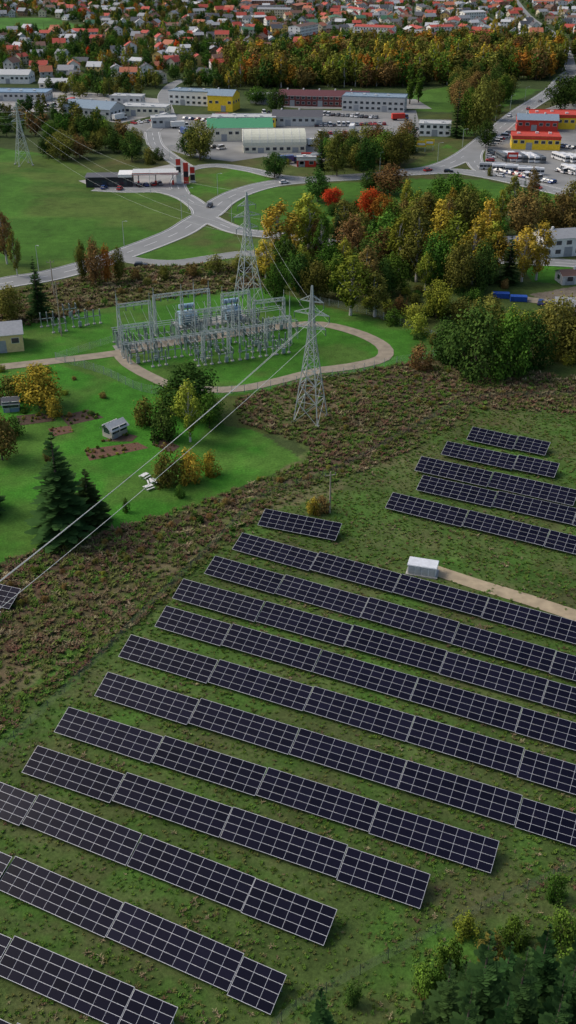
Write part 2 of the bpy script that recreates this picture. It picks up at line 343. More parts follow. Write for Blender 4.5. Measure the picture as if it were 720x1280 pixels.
def spruce(name, seed, h=14, R=2.9, lev=26, per=11, card=5):
    r = np.random.default_rng(seed); mb = MB(); mb.beam((0, 0, -.2), (0, 0, h*.97), .035*h, 0, 6, .02)
    Q = []; S = []
    for i in range(lev):
        t = (i+r.random()*.5)/lev; z = h*(.05+.94*t); L0 = R*(1-t)**.85+.12
        for j in range(per if t < .7 else 6):
            an = 2*math.pi*(j+r.random())/per+i; L = L0*(.6+.55*r.random()); dr = -.25-.2*r.random()+.5*t
            dx, dy = math.cos(an), math.sin(an); s = r.random()
            for k in range(card):
                q0 = (k+.2)/card*L; q1 = (k+1.25)/card*L; w0 = .12*L+.11; w1 = w0*(.25 if k == card-1 else 1)*(.8+.5*r.random())
                z0_ = z+dr*q0+.10*q0*q0/max(L, .1); z1_ = z+dr*q1+.10*q1*q1/max(L, .1)-.05; tw = (r.random()-.5)*.5
                Q.append([(dx*q0-dy*w0, dy*q0+dx*w0, z0_-.12+tw*w0), (dx*q0+dy*w0, dy*q0-dx*w0, z0_-.12-tw*w0), (dx*q1+dy*w1, dy*q1-dx*w1, z1_-tw*w1), (dx*q1-dy*w1, dy*q1+dx*w1, z1_+tw*w1)])
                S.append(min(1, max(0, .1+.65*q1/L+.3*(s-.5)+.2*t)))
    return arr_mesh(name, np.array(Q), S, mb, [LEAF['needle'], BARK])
T = {
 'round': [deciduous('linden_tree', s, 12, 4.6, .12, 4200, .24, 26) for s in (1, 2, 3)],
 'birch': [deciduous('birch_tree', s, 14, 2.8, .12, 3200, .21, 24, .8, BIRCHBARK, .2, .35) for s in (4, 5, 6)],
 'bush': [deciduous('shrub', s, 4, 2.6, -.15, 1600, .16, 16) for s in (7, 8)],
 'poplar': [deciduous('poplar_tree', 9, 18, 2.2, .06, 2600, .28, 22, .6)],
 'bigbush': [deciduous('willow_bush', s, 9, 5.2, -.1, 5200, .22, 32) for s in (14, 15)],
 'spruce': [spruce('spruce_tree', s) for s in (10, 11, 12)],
}
DIM = {'round': (12, 9), 'birch': (14, 5.2), 'bush': (4, 5.4), 'poplar': (18, 4.5), 'spruce': (14, 5.6), 'bigbush': (9, 11)}
NAME = {'round': 'linden_tree', 'birch': 'birch_tree', 'bush': 'shrub', 'poplar': 'poplar_tree', 'spruce': 'spruce_tree', 'bigbush': 'willow_bush'}
def put_tree(kind, leaf, g, sx, sz):
    o = bpy.data.objects.new(NAME[kind], rnd.choice(T[kind])); scene.collection.objects.link(o)
    o.location = (g[0], g[1], 0); o.scale = (sx, sx, sz); o.rotation_euler = (0, 0, rnd.random()*6.28)
    if kind != 'spruce':
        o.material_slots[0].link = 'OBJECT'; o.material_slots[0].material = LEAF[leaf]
    return o
def tree(kind, leaf, u, vb, vt, wpx=None):
    h = hgt(u, vb, vt); dh, dw = DIM[kind]; sz = h/dh; sx = (wpx/pxm(vb))/dw if wpx else sz*rnd.uniform(.9, 1.1)
    return put_tree(kind, leaf, P(u, vb), sx, sz)
TR = """spruce needle 50 398 318 32|round olive 15 402 355 38|birch brown 9 330 258 22|birch olive 22 345 285 14|round olive 105 352 300 16|round brown 120 357 297 20|round orange 135 355 305 16|round olive 150 352 308 18|bush brown 170 350 336 18
spruce needle 80 672 537 82|spruce needle 113 655 585 54|round yellow 50 510 457 58|bush olive 12 500 470 40|round brown 3 575 515 44|bush dark 18 545 520 30|bush yellow 68 520 495 26|spruce needle -25 640 560 60
round dark 237 520 455 66|round green 218 515 478 44|birch lime 238 552 472 28|bush dark 205 548 505 46|round green 262 535 490 36|bush olive 210 606 562 46|bush yellow 238 602 563 38|bush yellow 262 594 565 28|bush olive 182 530 498 38|bush green 158 640 622 10|bush brown 60 575 560 14|bush green 225 622 606 14
birch yellow 350 322 246 40|birch lime 385 316 238 36|round dark 397 252 211 32|round red 417 258 234 26|round red 463 276 234 30|round orange 477 280 242 28|round brown 440 330 268 36|birch olive 430 300 246 28|round green 412 352 300 32|birch lime 438 394 314 40|birch olive 468 396 336 30|round green 345 378 328 32|round dark 375 368 315 32|round olive 395 374 325 32|birch yellow 332 350 298 24|round olive 452 316 262 30
birch lime 500 345 262 32|birch olive 520 352 256 36|birch yellow 547 335 244 32|birch lime 565 350 262 36|birch yellow 590 355 268 36|birch yellow 606 338 246 32|round olive 580 300 232 36|round green 490 310 252 34|birch olive 530 302 236 36|round brown 477 335 285 28|spruce needle 550 262 222 14|spruce needle 634 355 290 30|birch yellow 652 352 280 28|birch yellow 670 350 274 28|round brown 650 300 238 46|round brown 700 296 240 46|round olive 722 290 240 42|spruce needle 700 278 240 22
round dark 360 350 300 30|round green 420 372 318 32|round dark 455 360 300 32|round dark 478 372 322 32|round olive 505 330 260 32|round green 540 358 290 36|round olive 575 368 300 36|round dark 600 365 300 32|birch yellow 618 345 285 28|round dark 612 310 262 32|round olive 558 300 245 32|round brown 505 290 250 28|round dark 560 330 262 30
round lime 545 398 350 36|bush lime 517 402 380 32|bush lime 522 418 392 30|bush green 492 405 385 26|bush olive 575 400 372 38|bush olive 610 402 368 46
bigbush dark 592 468 385 78|bigbush dark 560 452 400 50|bigbush green 632 470 392 66|bigbush dark 660 458 395 58|bigbush olive 694 440 372 66|bigbush olive 610 430 378 50|bush brown 525 462 430 34|bush lime 640 415 385 40|bigbush olive 730 450 385 66|bush brown 500 392 370 22
bush yellow 392 642 622 22|bush brown 402 640 620 24|bush olive 300 338 318 30|bush olive 270 340 318 30|bush olive 330 345 318 34|bush brown 240 345 330 22|bush olive 205 350 332 20
round dark 165 202 163 28|round olive 250 200 150 38|round dark 238 196 162 28|round olive 78 200 165 36|round brown 100 198 170 28|round dark 60 196 168 24|round olive 120 190 165 24|round olive 150 190 168 24|bush olive 187 205 183 20|bush dark 198 200 184 16|round dark 343 222 190 30|spruce needle 402 212 165 18|round olive 421 220 163 32|round dark 458 218 172 32|round green 482 205 163 36|round olive 500 210 160 34|round brown 487 243 205 42|round dark 462 240 212 26|round olive 445 212 180 24
spruce needle 570 172 100 22|spruce needle 516 192 140 14|round olive 600 170 95 36|round green 583 168 110 28|round olive 615 150 100 26|round dark 607 185 150 22|poplar green 512 130 84 12|poplar green 523 128 82 12|round dark 700 138 92 36|round dark 716 132 95 32|round olive 630 126 92 28|round dark 575 248 228 28|round olive 590 262 236 28|bush olive 612 220 208 10|round dark 345 140 110 28|round green 320 130 108 24
spruce needle 548 1325 1195 72|spruce needle 590 1315 1160 84|spruce needle 632 1335 1180 84|spruce needle 660 1290 1152 74|spruce needle 694 1320 1180 84|spruce needle 726 1300 1155 84|spruce needle 610 1390 1236 90|spruce needle 670 1390 1232 90|spruce needle 520 1350 1250 70|spruce needle 400 1325 1234 50|spruce needle 570 1370 1230 80|spruce needle 750 1380 1216 90|spruce needle 622 1278 1175 56|spruce needle 705 1262 1165 56|spruce needle 678 1345 1215 74|spruce needle 720 1355 1225 74|spruce needle 572 1285 1200 50|bush lime 582 1168 1144 34|bush green 692 1122 1092 30|bush dark 440 1255 1230 26|bush green 640 1180 1150 40|bush green 700 1175 1140 44|bush green 720 1230 1190 50|bush green 560 1215 1175 40|birch olive 610 1230 1165 34|bush green 530 1240 1205 40"""
for line in TR.replace('\n', '|').split('|'):
    a = line.split(); tree(a[0], a[1], *map(float, a[2:]))
def pts_in(poly, n, seed=0):
    w = PP(poly); r = np.random.default_rng(seed); a = np.array(w); lo, hi = a.min(0), a.max(0); out = np.zeros((0, 2))
    area = abs(sum(w[i][0]*w[(i+1) % len(w)][1]-w[(i+1) % len(w)][0]*w[i][1] for i in range(len(w))))/2
    if isinstance(n, float): n = int(area*n)
    while len(out) < n:
        p = lo+(hi-lo)*r.random((max(n, 100)*2, 2)); out = np.vstack([out, p[inpoly(p[:, 0], p[:, 1], w)]])
    return out[:n]
def grove(poly, dens, seed, kinds_, hmin, hmax):
    taken = []
    for x, y in pts_in(poly, dens, seed):
        if on_road(x, y, None, 4) or any((x-a)**2+(y-b_)**2 < 22 for a, b_ in taken): continue
        taken.append((x, y)); kd, lf = rnd.choice(kinds_); h = rnd.uniform(hmin, hmax); s = h/DIM[kd][0]; put_tree(kd, lf, (x, y), s*rnd.uniform(.8, 1.05), s)
grove([(340, 320), (380, 300), (470, 300), (560, 290), (620, 310), (640, 350), (600, 368), (500, 372), (460, 385), (400, 372), (345, 366)], .010, 3, [('birch', 'lime'), ('birch', 'yellow'), ('birch', 'lime'), ('birch', 'green'), ('birch', 'olive'), ('round', 'green'), ('birch', 'brown'), ('spruce', 'n')], 11, 18)
grove([(480, 262), (560, 268), (640, 268), (640, 300), (560, 300), (480, 290)], .007, 4, [('birch', 'lime'), ('birch', 'olive'), ('birch', 'yellow'), ('round', 'green'), ('round', 'dark')], 13, 19)
grove([(640, 300), (760, 275), (820, 290), (820, 260), (720, 262), (640, 262)], .006, 5, [('round', 'brown'), ('round', 'olive'), ('birch', 'yellow'), ('birch', 'brown'), ('spruce', 'n')], 12, 18)
grove([(60, 172), (160, 178), (230, 196), (220, 202), (150, 198), (70, 190)], .006, 6, [('round', 'dark'), ('round', 'olive'), ('round', 'green'), ('birch', 'olive')], 8, 13)
grove([(400, 196), (505, 180), (515, 200), (500, 208), (410, 214)], .010, 7, [('round', 'dark'), ('round', 'olive'), ('round', 'green'), ('birch', 'lime'), ('round', 'brown')], 9, 15)
grove([(560, 108), (640, 100), (640, 122), (600, 150), (572, 160)], .006, 8, [('round', 'dark'), ('round', 'olive'), ('round', 'green'), ('round', 'brown')], 12, 18)
grove([(205, 176), (260, 180), (262, 190), (215, 190)], .006, 9, [('round', 'dark'), ('birch', 'olive'), ('round', 'green')], 7, 12)

# ---------------------------------------------------------------- instanced masses
def scatter(name, pts, scales, idx, objs_meshes):
    coll = bpy.data.collections.new(name+'_templates')
    for i, (m, lm) in enumerate(objs_meshes):
        o = bpy.data.objects.new('%s_kind_%02d' % (name, i), m); coll.objects.link(o)
        if lm: o.material_slots[0].link = 'OBJECT'; o.material_slots[0].material = lm
    n = len(pts); me = bpy.data.meshes.new(name); me.vertices.add(n); me.vertices.foreach_set('co', np.asarray(pts, np.float32).ravel())
    a = me.attributes.new('sc', 'FLOAT_VECTOR', 'POINT'); a.data.foreach_set('vector', np.asarray(scales, np.float32).ravel())
    a = me.attributes.new('rz', 'FLOAT_VECTOR', 'POINT'); rz = np.zeros((n, 3), np.float32); rz[:, 2] = rng.random(n)*6.28; a.data.foreach_set('vector', rz.ravel())
    a = me.attributes.new('ix', 'INT', 'POINT'); a.data.foreach_set('value', np.asarray(idx, np.int32))
    o = bpy.data.objects.new(name, me); scene.collection.objects.link(o)
    ng = bpy.data.node_groups.new(name+'_gn', 'GeometryNodeTree')
    ng.interface.new_socket('Geometry', in_out='INPUT', socket_type='NodeSocketGeometry'); ng.interface.new_socket('Geometry', in_out='OUTPUT', socket_type='NodeSocketGeometry')
    gi = ng.nodes.new('NodeGroupInput'); gout = ng.nodes.new('NodeGroupOutput'); iop = ng.nodes.new('GeometryNodeInstanceOnPoints'); ci = ng.nodes.new('GeometryNodeCollectionInfo')
    ci.inputs['Collection'].default_value = coll; ci.inputs['Separate Children'].default_value = True; ci.inputs['Reset Children'].default_value = True
    iop.inputs['Pick Instance'].default_value = True
    def na_(nm, dt):
        x = ng.nodes.new('GeometryNodeInputNamedAttribute'); x.data_type = dt; x.inputs['Name'].default_value = nm; return x.outputs['Attribute']
    ng.links.new(gi.outputs[0], iop.inputs['Points']); ng.links.new(ci.outputs[0], iop.inputs['Instance'])
    ng.links.new(na_('ix', 'INT'), iop.inputs['Instance Index']); ng.links.new(na_('sc', 'FLOAT_VECTOR'), iop.inputs['Scale']); ng.links.new(na_('rz', 'FLOAT_VECTOR'), iop.inputs['Rotation'])
    ng.links.new(iop.outputs[0], gout.inputs[0])
    md = o.modifiers.new('instances', 'NODES'); md.node_group = ng
    return o
def off_roads(p, pad=2):
    k = np.ones(len(p), bool)
    for r in ROADS:
        for s in range(0, len(p), 4000):
            q_ = p[s:s+4000]; d = ((q_[:, None, :]-r['arr'][None])**2).sum(2).min(1); k[s:s+4000] &= d > (r['w']/2+pad)**2
    return k
LO = [(deciduous('far_tree', 30+i, 10, 3.6+.4*i, .12, 700, .40, 14), None) for i in range(3)]
LOB = deciduous('far_birch', 36, 13, 2.5, .14, 600, .36, 14, .7, BIRCHBARK); LOS = spruce('far_spruce', 37, 13, 2.7, 14, 8, 2)
kinds = [(LO[0][0], LEAF['dark']), (LO[1][0], LEAF['dark']), (LO[2][0], LEAF['green']), (LO[1][0], LEAF['olive']), (LO[0][0], LEAF['olive']), (LO[2][0], LEAF['brown']), (LO[1][0], LEAF['orange']), (LOB, LEAF['yellow']), (LOB, LEAF['lime']), (LOS, None), (LO[0][0], LEAF['red'])]

# town
WALLS = [mat('render_white', (.78, .77, .73)), mat('render_cream', (.66, .58, .42)), mat('brick_wall', (.34, .17, .11)), mat('render_grey', (.48, .48, .47)), mat('render_yellow', (.68, .48, .16)), mat('timber_wall', (.19, .13, .08))]
ROOFS = [mat('roof_red', (.42, .075, .05)), mat('roof_brown', (.16, .09, .065)), mat('roof_dark', (.085, .09, .10)), mat('roof_grey', (.28, .29, .30)), mat('roof_orange', (.43, .15, .08)), mat('roof_pale', (.50, .51, .51)), mat('roof_green', (.06, .16, .09))]
def house_mb(w, d, h, rh, wins=True, storeys=1):
    mb = MB(); mb.box((0, 0, 0), (w, d, h), 0, 0); o = .5; zt = h-.15
    for y0 in (-1, 1):
        mb.face([(-w/2-o, y0*(d/2+o), zt), (w/2+o, y0*(d/2+o), zt), (w/2+o, 0, h+rh), (-w/2-o, 0, h+rh)], 1)
        mb.face([(-w/2-o, y0*(d/2+o), zt-.18), (w/2+o, y0*(d/2+o), zt-.18), (w/2+o, 0, h+rh-.18), (-w/2-o, 0, h+rh-.18)], 3)
    for x0 in (-1, 1): mb.face([(x0*w/2, -d/2, h), (x0*w/2, d/2, h), (x0*w/2, 0, h+rh-.2)], 0)
    mb.box((w*.2, d*.12, h+rh*.5), (.7, .7, rh*.5+.9), 0, 4)
    if w < 16: mb.box((w*.5+1.62, -d*.15, 0), (3.2, d*.55, 2.5), 0, 0, top=1)
    for s in range(storeys):
        z = 1+s*2.8
        n = max(2, int(w/3))
        for i in range(n):
            x = -w/2+(i+.5)*w/n
            for y0 in (-1, 1):
                if s == 0 and i == n//2 and y0 == -1: mb.box((x, y0*(d/2+.02), 0), (1.1, .1, 2.1), 0, 5); continue
                mb.box((x, y0*(d/2+.02), z), (1.2, .1, 1.3), 0, 2)
        for x0 in (-1, 1):
            for yy in (-.22, .22): mb.box((x0*(w/2+.02), yy*d, z), (.1, 1.1, 1.3), 0, 2)
    return mb
CHIM = mat('chimney_brick', (.22, .10, .07)); DOOR = mat('door_paint', (.12, .07, .04)); TRIM = mat('trim_white', (.65, .65, .63))
TL = PP([(-260, -8), (300, -8), (300, 70), (285, 98), (215, 100), (150, 112), (60, 104), (0, 88), (-260, 88)])
TRr = PP([(300, -8), (960, -8), (960, 60), (700, 56), (600, 52), (420, 58), (300, 70)])
FLD = PP([(-260, 23), (65, 21), (118, 34), (100, 41), (-260, 43)])
hx = []
yy = 780
while yy < 1900:
    lim = yy*.42+60; xx = -lim
    while xx < lim:
        x = xx+rnd.uniform(-10, 10); y = yy+rnd.uniform(-10, 10); A = np.array([x]); B = np.array([y])
        L_, R_ = inpoly(A, B, TL)[0], inpoly(A, B, TRr)[0]; cl = fbm(A, B, 90, 300)[0]
        if (L_ or R_) and not inpoly(A, B, FLD)[0] and not on_road(x, y, None, 8) and rnd.random() < (.62 if L_ else .92)*(.45+1.2*cl) and all((x-a)**2+(y-b_)**2 > 14.5**2 for a, b_, _ in hx[-90:]):
            w = rnd.uniform(7.5, 13.5); d = rnd.uniform(7, 10); st = rnd.choice((1, 2, 2)); h = 2.9*st
            if R_ and rnd.random() < .12: w = rnd.uniform(22, 45); d = 13; st = rnd.choice((2, 3)); h = 3*st
            mb = house_mb(w, d, h, rnd.uniform(2, 3.6) if w < 20 else 1.5, True, st)
            wm = rnd.choices(WALLS, (7, 3, 1.2, 2, 1.5, .8))[0]; rm = rnd.choices(ROOFS, (3.2, 2, 2.6, 2.6, 1.6, 1.8, .4))[0]
            mb.obj('town_house', [wm, rm, GLASS, TRIM, CHIM, DOOR], (x, y, 0), rnd.choice((.2, .2+math.pi/2, -.35, 1.2))+rnd.uniform(-.25, .25))
            hx.append((x, y, w))
        xx += 22
    yy += 23
ha = np.array([(a, b_) for a, b_, _ in hx]); hr = np.array([c*.5+3.0 for _, _, c in hx])
def off_houses(p):
    k = np.ones(len(p), bool)
    for s in range(0, len(p), 2000):
        q_ = p[s:s+2000]; D_ = q_[:, None, :]-ha[None]; D2 = D_.copy(); D2[:, :, 1] += 6
        k[s:s+2000] = (np.sqrt((D_**2).sum(2)) > hr[None]).all(1) & (np.sqrt((D2**2).sum(2)) > hr[None]*.7).all(1)
    return k
def mass(name, poly, dens, wts, hmin, hmax, seed, houses=False, pad=3):
    p = pts_in(poly, float(dens), seed); k = off_roads(p, pad)
    if houses: k &= off_houses(p) & ~inpoly(p[:, 0], p[:, 1], FLD)
    p = p[k]; n = len(p); r = np.random.default_rng(seed+5); w = np.array(wts, float)
    ix = r.choice(len(kinds), n, p=w/w.sum()); s = (hmin+(hmax-hmin)*r.random(n)**1.4)/11
    sc_ = np.stack([s*(.85+.3*r.random(n)), s*(.85+.3*r.random(n)), s*(.85+.4*r.random(n))], 1)
    return scatter(name, np.column_stack([p, np.zeros(n)]), sc_, ix, kinds)
#          dark dark green olive olive brown orange yel lime spruce red
mass('distant_trees', [(-260, -8), (300, -8), (300, 70), (285, 98), (215, 100), (150, 112), (60, 104), (0, 88), (-260, 88)], .0125, [4, 4, 4, 3, 2, 1, .8, .5, .8, 2, .15], 5, 12, 1, True)
mass('distant_trees', [(300, -8), (960, -8), (960, 60), (700, 56), (600, 52), (420, 58), (300, 70)], .0100, [4, 4, 4, 3, 2, 1.4, 1.3, .7, .7, 1.2, .35], 4, 10, 2, True)
mass('distant_forest', [(300, 110), (286, 82), (350, 74), (420, 68), (600, 62), (720, 66), (900, 70), (900, 100), (690, 100), (620, 102), (560, 106), (420, 112)], .024, [1.5, 1.5, 3, 5, 4, 3.5, 2.3, 1.2, 1.8, 1, 0], 13, 20, 3)
mass('distant_trees', [(60, 116), (60, 104), (145, 112), (215, 100), (290, 98), (300, 112), (215, 110), (150, 126), (100, 124)], .016, [4, 4, 4, 3, 2, 1, .3, .3, .5, 2, 0], 7, 13, 4)
mass('distant_trees', [(-200, 140), (60, 142), (110, 152), (155, 172), (150, 182), (90, 172), (40, 172), (-200, 178)], .014, [3, 3, 4, 5, 3, 1.5, 0, .3, .8, 1, 0], 7, 12, 5)
mass('distant_trees', [(800, 120), (1100, 130), (1100, 330), (860, 300), (840, 270), (830, 240)], .01, [3, 4, 3, 4, 3, 2, .6, .6, .5, 1, 0], 7, 14, 6)
mass('distant_forest', [(-500, -12), (1200, -12), (1400, -38), (-700, -38)], .003, [5, 5, 3, 3, 2, 1, .5, .3, .5, 2.5, 0], 10, 18, 8)
mass('distant_trees', [(-400, 260), (-120, 240), (-60, 330), (-300, 380)], .01, [3, 4, 3, 4, 3, 2, .6, .6, .5, 1, 0], 7, 14, 9)
UG = [(m, LEAF[c]) for m in T['bush'] for c in ('dark', 'olive', 'green', 'brown', 'lime')]
def bushes(name, poly, dens, smin, smax, seed, w=None):
    p = pts_in(poly, float(dens), seed); p = p[off_roads(p, 1)]; n = len(p); r = np.random.default_rng(seed)
    s = smin+(smax-smin)*r.random(n); ix = r.choice(len(UG), n, p=None if w is None else np.array(w)/sum(w))
    return scatter(name, np.column_stack([p, np.zeros(n)]), np.stack([s, s, s*(.7+.5*r.random(n))], 1), ix, UG)
bushes('undergrowth', [(335, 300), (400, 260), (470, 262), (540, 262), (610, 280), (660, 330), (640, 362), (560, 395), (500, 400), (480, 395), (420, 372), (345, 368)], .026, .4, 1.0, 1, [3, 4, 4, 1, 1]*2)
bushes('undergrowth', [(480, 385), (560, 380), (700, 390), (800, 400), (800, 462), (700, 466), (560, 448), (500, 420)], .02, .3, .8, 2, [1, 3, 3, 1, 2]*2)
bushes('undergrowth', [(-60, 420), (0, 398), (100, 375), (200, 345), (335, 330), (335, 352), (240, 362), (120, 384), (35, 400)], .014, .25, .7, 3, [.5, 4, 2, 4, .6]*2)
bushes('undergrowth', [(70, 172), (300, 200), (420, 212), (520, 200), (500, 190), (330, 200), (230, 190), (100, 165)], .01, .4, .9, 4)
bushes('undergrowth', BROWN, .010, .10, .28, 5, [.6, 4, 2, 4, .3]*2)
bushes('undergrowth', SCRUB, .06, .14, .36, 15, [1.5, 3, 1, 7, .1]*2)
bushes('undergrowth', SCRUB2, .045, .12, .32, 16, [1, 3, 1, 7, .1]*2)
bushes('undergrowth', [(560, 1180), (720, 1110), (820, 1090), (820, 1400), (560, 1400), (480, 1330)], .04, .2, .45, 6, [3, 2, 6, .2, 1]*2)
bushes('undergrowth', [(-80, 462), (60, 455), (190, 495), (170, 515), (40, 525), (-80, 540)], .012, .2, .5, 7)
for k, (uv, m) in enumerate(BEDS): bushes('garden_plants', uv, .5, .08, .18, 60+k, [1, 2, 4, 2, 2]*2)
def tuft(name, seed, n, h, sp_, m1, w=.035):
    r = np.random.default_rng(seed); Q = []; S = []
    for i in range(n):
        an = r.random()*6.28; l = h*(.5+.7*r.random()); b0 = np.array([r.normal()*sp_, r.normal()*sp_, 0]); d = np.array([math.cos(an), math.sin(an), 0]); s = np.array([-d[1], d[0], 0])*w*(1+r.random())
        m_ = b0+d*l*.3+np.array([0, 0, l*.55]); t = b0+d*l*(.7+.3*r.random())+np.array([0, 0, l*(.65+.3*r.random())])
        Q.append([b0-s, b0+s, m_+s, m_-s]); Q.append([m_-s, m_+s, t+s*.3, t-s*.3]); k = r.random(); S += [k*.7, min(1, k*.7+.3)]
    return arr_mesh(name, np.array(Q), S, MB(), [m1])
GR = {k: leafmat('grass_'+k, a, b_, .02) for k, a, b_ in (('green', (.045, .09, .016), (.10, .175, .03)), ('olive', (.07, .08, .026), (.13, .14, .042)), ('brown', (.09, .066, .04), (.17, .125, .072)), ('rust', (.095, .055, .036), (.155, .088, .055)), ('straw', (.15, .125, .065), (.25, .21, .12)))}
TF = [tuft('tuft', s, 14, .42, .16, GR[c], .042) for s, c in ((1, 'green'), (2, 'olive'), (3, 'brown'), (4, 'rust'), (5, 'straw'))]
def tufts(name, poly, dens, w, smin, smax, seed):
    p = pts_in(poly, float(dens), seed); p = p[off_roads(p, .3)]; n = len(p); r = np.random.default_rng(seed)
    f = fbm(p[:, 0], p[:, 1], 8, 51); W_ = np.array(w, float)[None]*np.ones((n, 1)); W_[:, 2:] *= (.3+3*np.clip(f-.42, 0, 1)*3)[:, None]; W_ /= W_.sum(1)[:, None]
    ix = (r.random((n, 1)) > np.cumsum(W_, 1)).sum(1).clip(0, 4); s = (smin+(smax-smin)*r.random(n))*(.7+.8*f)
    return scatter(name, np.column_stack([p, np.zeros(n)]), np.stack([s, s, s], 1), ix, [(t, None) for t in TF])
tufts('grass', [(-80, 920), (60, 850), (150, 780), (250, 690), (330, 620), (520, 560), (600, 512), (780, 520), (850, 700), (820, 1000), (800, 1400), (-100, 1400)], 1.8, [10, 5, .5, .1, .5], .35, .8, 21)
tufts('dry_weeds', [(-100, 735), (0, 702), (110, 670), (250, 628), (380, 578), (392, 560), (300, 528), (290, 500), (400, 470), (500, 455), (700, 470), (800, 480), (800, 520), (600, 512), (520, 560), (330, 640), (160, 790), (0, 920), (-100, 960)], 1.5, [3.4, 4.5, 3.2, 1.4, .8], .7, 1.7, 22)
tufts('dry_weeds', [(-60, 430), (0, 368), (180, 330), (330, 330), (335, 358), (120, 386)], .7, [2, 4, 4, 1, 2], 1.0, 2.4, 23)

# ---------------------------------------------------------------- solar field
pm, nt, out = nodes_of('solar_module'); b = nt.nodes.new('ShaderNodeBsdfPrincipled')
at = nt.nodes.new('ShaderNodeAttribute'); at.attribute_name = 'shade'
mix = nt.nodes.new('ShaderNodeMix'); mix.data_type = 'RGBA'; mix.inputs['A'].default_value = (.0035, .004, .011, 1); mix.inputs['B'].default_value = (.009, .009, .022, 1)
nt.links.new(at.outputs['Fac'], mix.inputs['Factor']); nt.links.new(mix.outputs['Result'], b.inputs['Base Color'])
b.inputs['Roughness'].default_value = .2; b.inputs['Specular IOR Level'].default_value = .07; nt.links.new(b.outputs[0], out.inputs['Surface'])
FRAME = mat('aluminium_frame', (.46, .47, .50), .45, .1)
TILT = math.radians(20); MW, MH, GAP = 1.67, .99, .058
def table(o3, d, n, ncol):
    mb = MB(); tl = TILT+rnd.uniform(-.03, .03); up = Vector((n.x*math.cos(tl), n.y*math.cos(tl), math.sin(tl))); nr = d.cross(up).normalized()
    if nr.z < 0: nr = -nr
    L = ncol*(MW+GAP)+GAP; S = 4*(MH+GAP)+GAP; z0 = Vector((0, 0, .7+rnd.uniform(-.07, .07)))
    def q(a, s, e): return z0+d*a+up*s+nr*e
    def slab(a0, a1, s0, s1, e0, e1, m, sh=.5):
        k = len(mb.v); mb.v += [tuple(q(a, s, e)) for e in (e0, e1) for a, s in ((a0, s0), (a1, s0), (a1, s1), (a0, s1))]
        for f in ((0, 1, 5, 4), (1, 2, 6, 5), (2, 3, 7, 6), (3, 0, 4, 7), (4, 5, 6, 7), (3, 2, 1, 0)):
            mb.f.append(tuple(k+i for i in f)); mb.m.append(m); mb.sh.append(sh)
    slab(0, L, 0, S, -.03, 0, 1); tb = rnd.uniform(-.2, .2)
    for i in range(ncol):
        for j in range(4):
            a = GAP+i*(MW+GAP); s = GAP+j*(MH+GAP); slab(a, a+MW, s, s+MH, .002, .02, 0, min(1, max(0, rnd.random()*.7+.15+tb)))
    k = 0
    while k <= ncol:
        a = .3+(L-.6)*k/ncol
        for s in (.8, S-.8):
            t = q(a, s, -.16); mb.beam((t.x, t.y, -.3), t, .12, 2)
        slab(a-.05, a+.05, .1, S-.1, -.16, -.112, 2)
        k += 3
    for s in (.5, 1.5, 2.6, 3.7): slab(0, L, s-.04, s+.04, -.11, -.032, 2)
    mb.obj('solar_panel_table', [pm, FRAME, STEEL], (o3.x, o3.y, 0)); return L
def row(l, r, first=9):
    a = P(l[0], l[1], .7); c = P(r[0], r[1], .7); a.z = c.z = 0; d = (c-a); Lt = d.length; d.normalize(); n = Vector((-d.y, d.x, 0)); pos = 0; k = first
    while pos < Lt-2:
        rem = int((Lt-pos)/(MW+GAP)+.5); m = min(k, rem)
        if rem-m < 3: m = rem
        if m < 1: break
        t = pos/Lt; bow = n*(4*t*(1-t)*.45)   # rows follow the gentle swell of the field
        pos += table(a+d*pos+bow+n*rnd.uniform(-.05, .05), d, n, m)+.12; k = 9
for l, r, f in [((322, 656), (423, 676), 9), ((290, 686), (760, 818), 9), ((255, 717), (760, 864), 8), ((215, 748), (770, 908), 9), ((193, 783), (770, 955), 7), ((148, 820), (775, 1012), 9), ((118, 869), (780, 1079), 9),
 ((67, 915), (620, 1096), 9), ((27, 965), (517, 1135), 8), ((-95, 984), (400, 1183), 9), ((-120, 1062), (330, 1266), 8), ((-150, 1158), (205, 1318), 9), ((-160, 1262), (60, 1370), 9),
 ((-110, 735), (14, 764), 7), ((-120, 770), (-20, 792), 6),
 ((583, 549), (680, 570), 6), ((551, 568), (690, 598), 9), ((518, 588), (716, 633), 9), ((520, 612), (790, 674), 9), ((481, 635), (800, 714), 9)]:
    row(l, r, f)
def fence(uv, name='wire_fence', h=1.9, step=3, col=None, posts=.09):
    c = smooth(PP(uv), step); mb = MB(); m = col or mat('fence_steel', (.10, .13, .10), .6)
    for k, p in enumerate(c):
        mb.beam((p.x, p.y, -.2), (p.x, p.y, h), posts, 0)
        if k < len(c)-1:
            q_ = c[k+1]
            for i in range(7):
                z = .1+(h-.2)*i/6; mb.beam((p.x, p.y, z), (q_.x, q_.y, z), .018, 0)
            for j in range(1, 12):
                e = p.lerp(q_, j/12); mb.beam((e.x, e.y, .1), (e.x, e.y, h-.1), .012, 0)
    return mb.obj(name, [m])
fence([(340, 1290), (370, 1262), (450, 1218), (520, 1180), (600, 1140), (720, 1085), (820, 1040)], h=1.8)
fence([(-60, 985), (0, 940), (100, 848), (180, 768), (270, 680), (330, 622), (420, 590), (530, 530), (600, 500), (760, 495)], h=1.6)
fence([(70, 450), (130, 468), (190, 492), (290, 492), (400, 475), (480, 458), (550, 444), (545, 425), (470, 396), (400, 380)], h=2.2, col=STEEL, posts=.14)
fence([(70, 450), (150, 425), (200, 410)], h=2, col=STEEL)

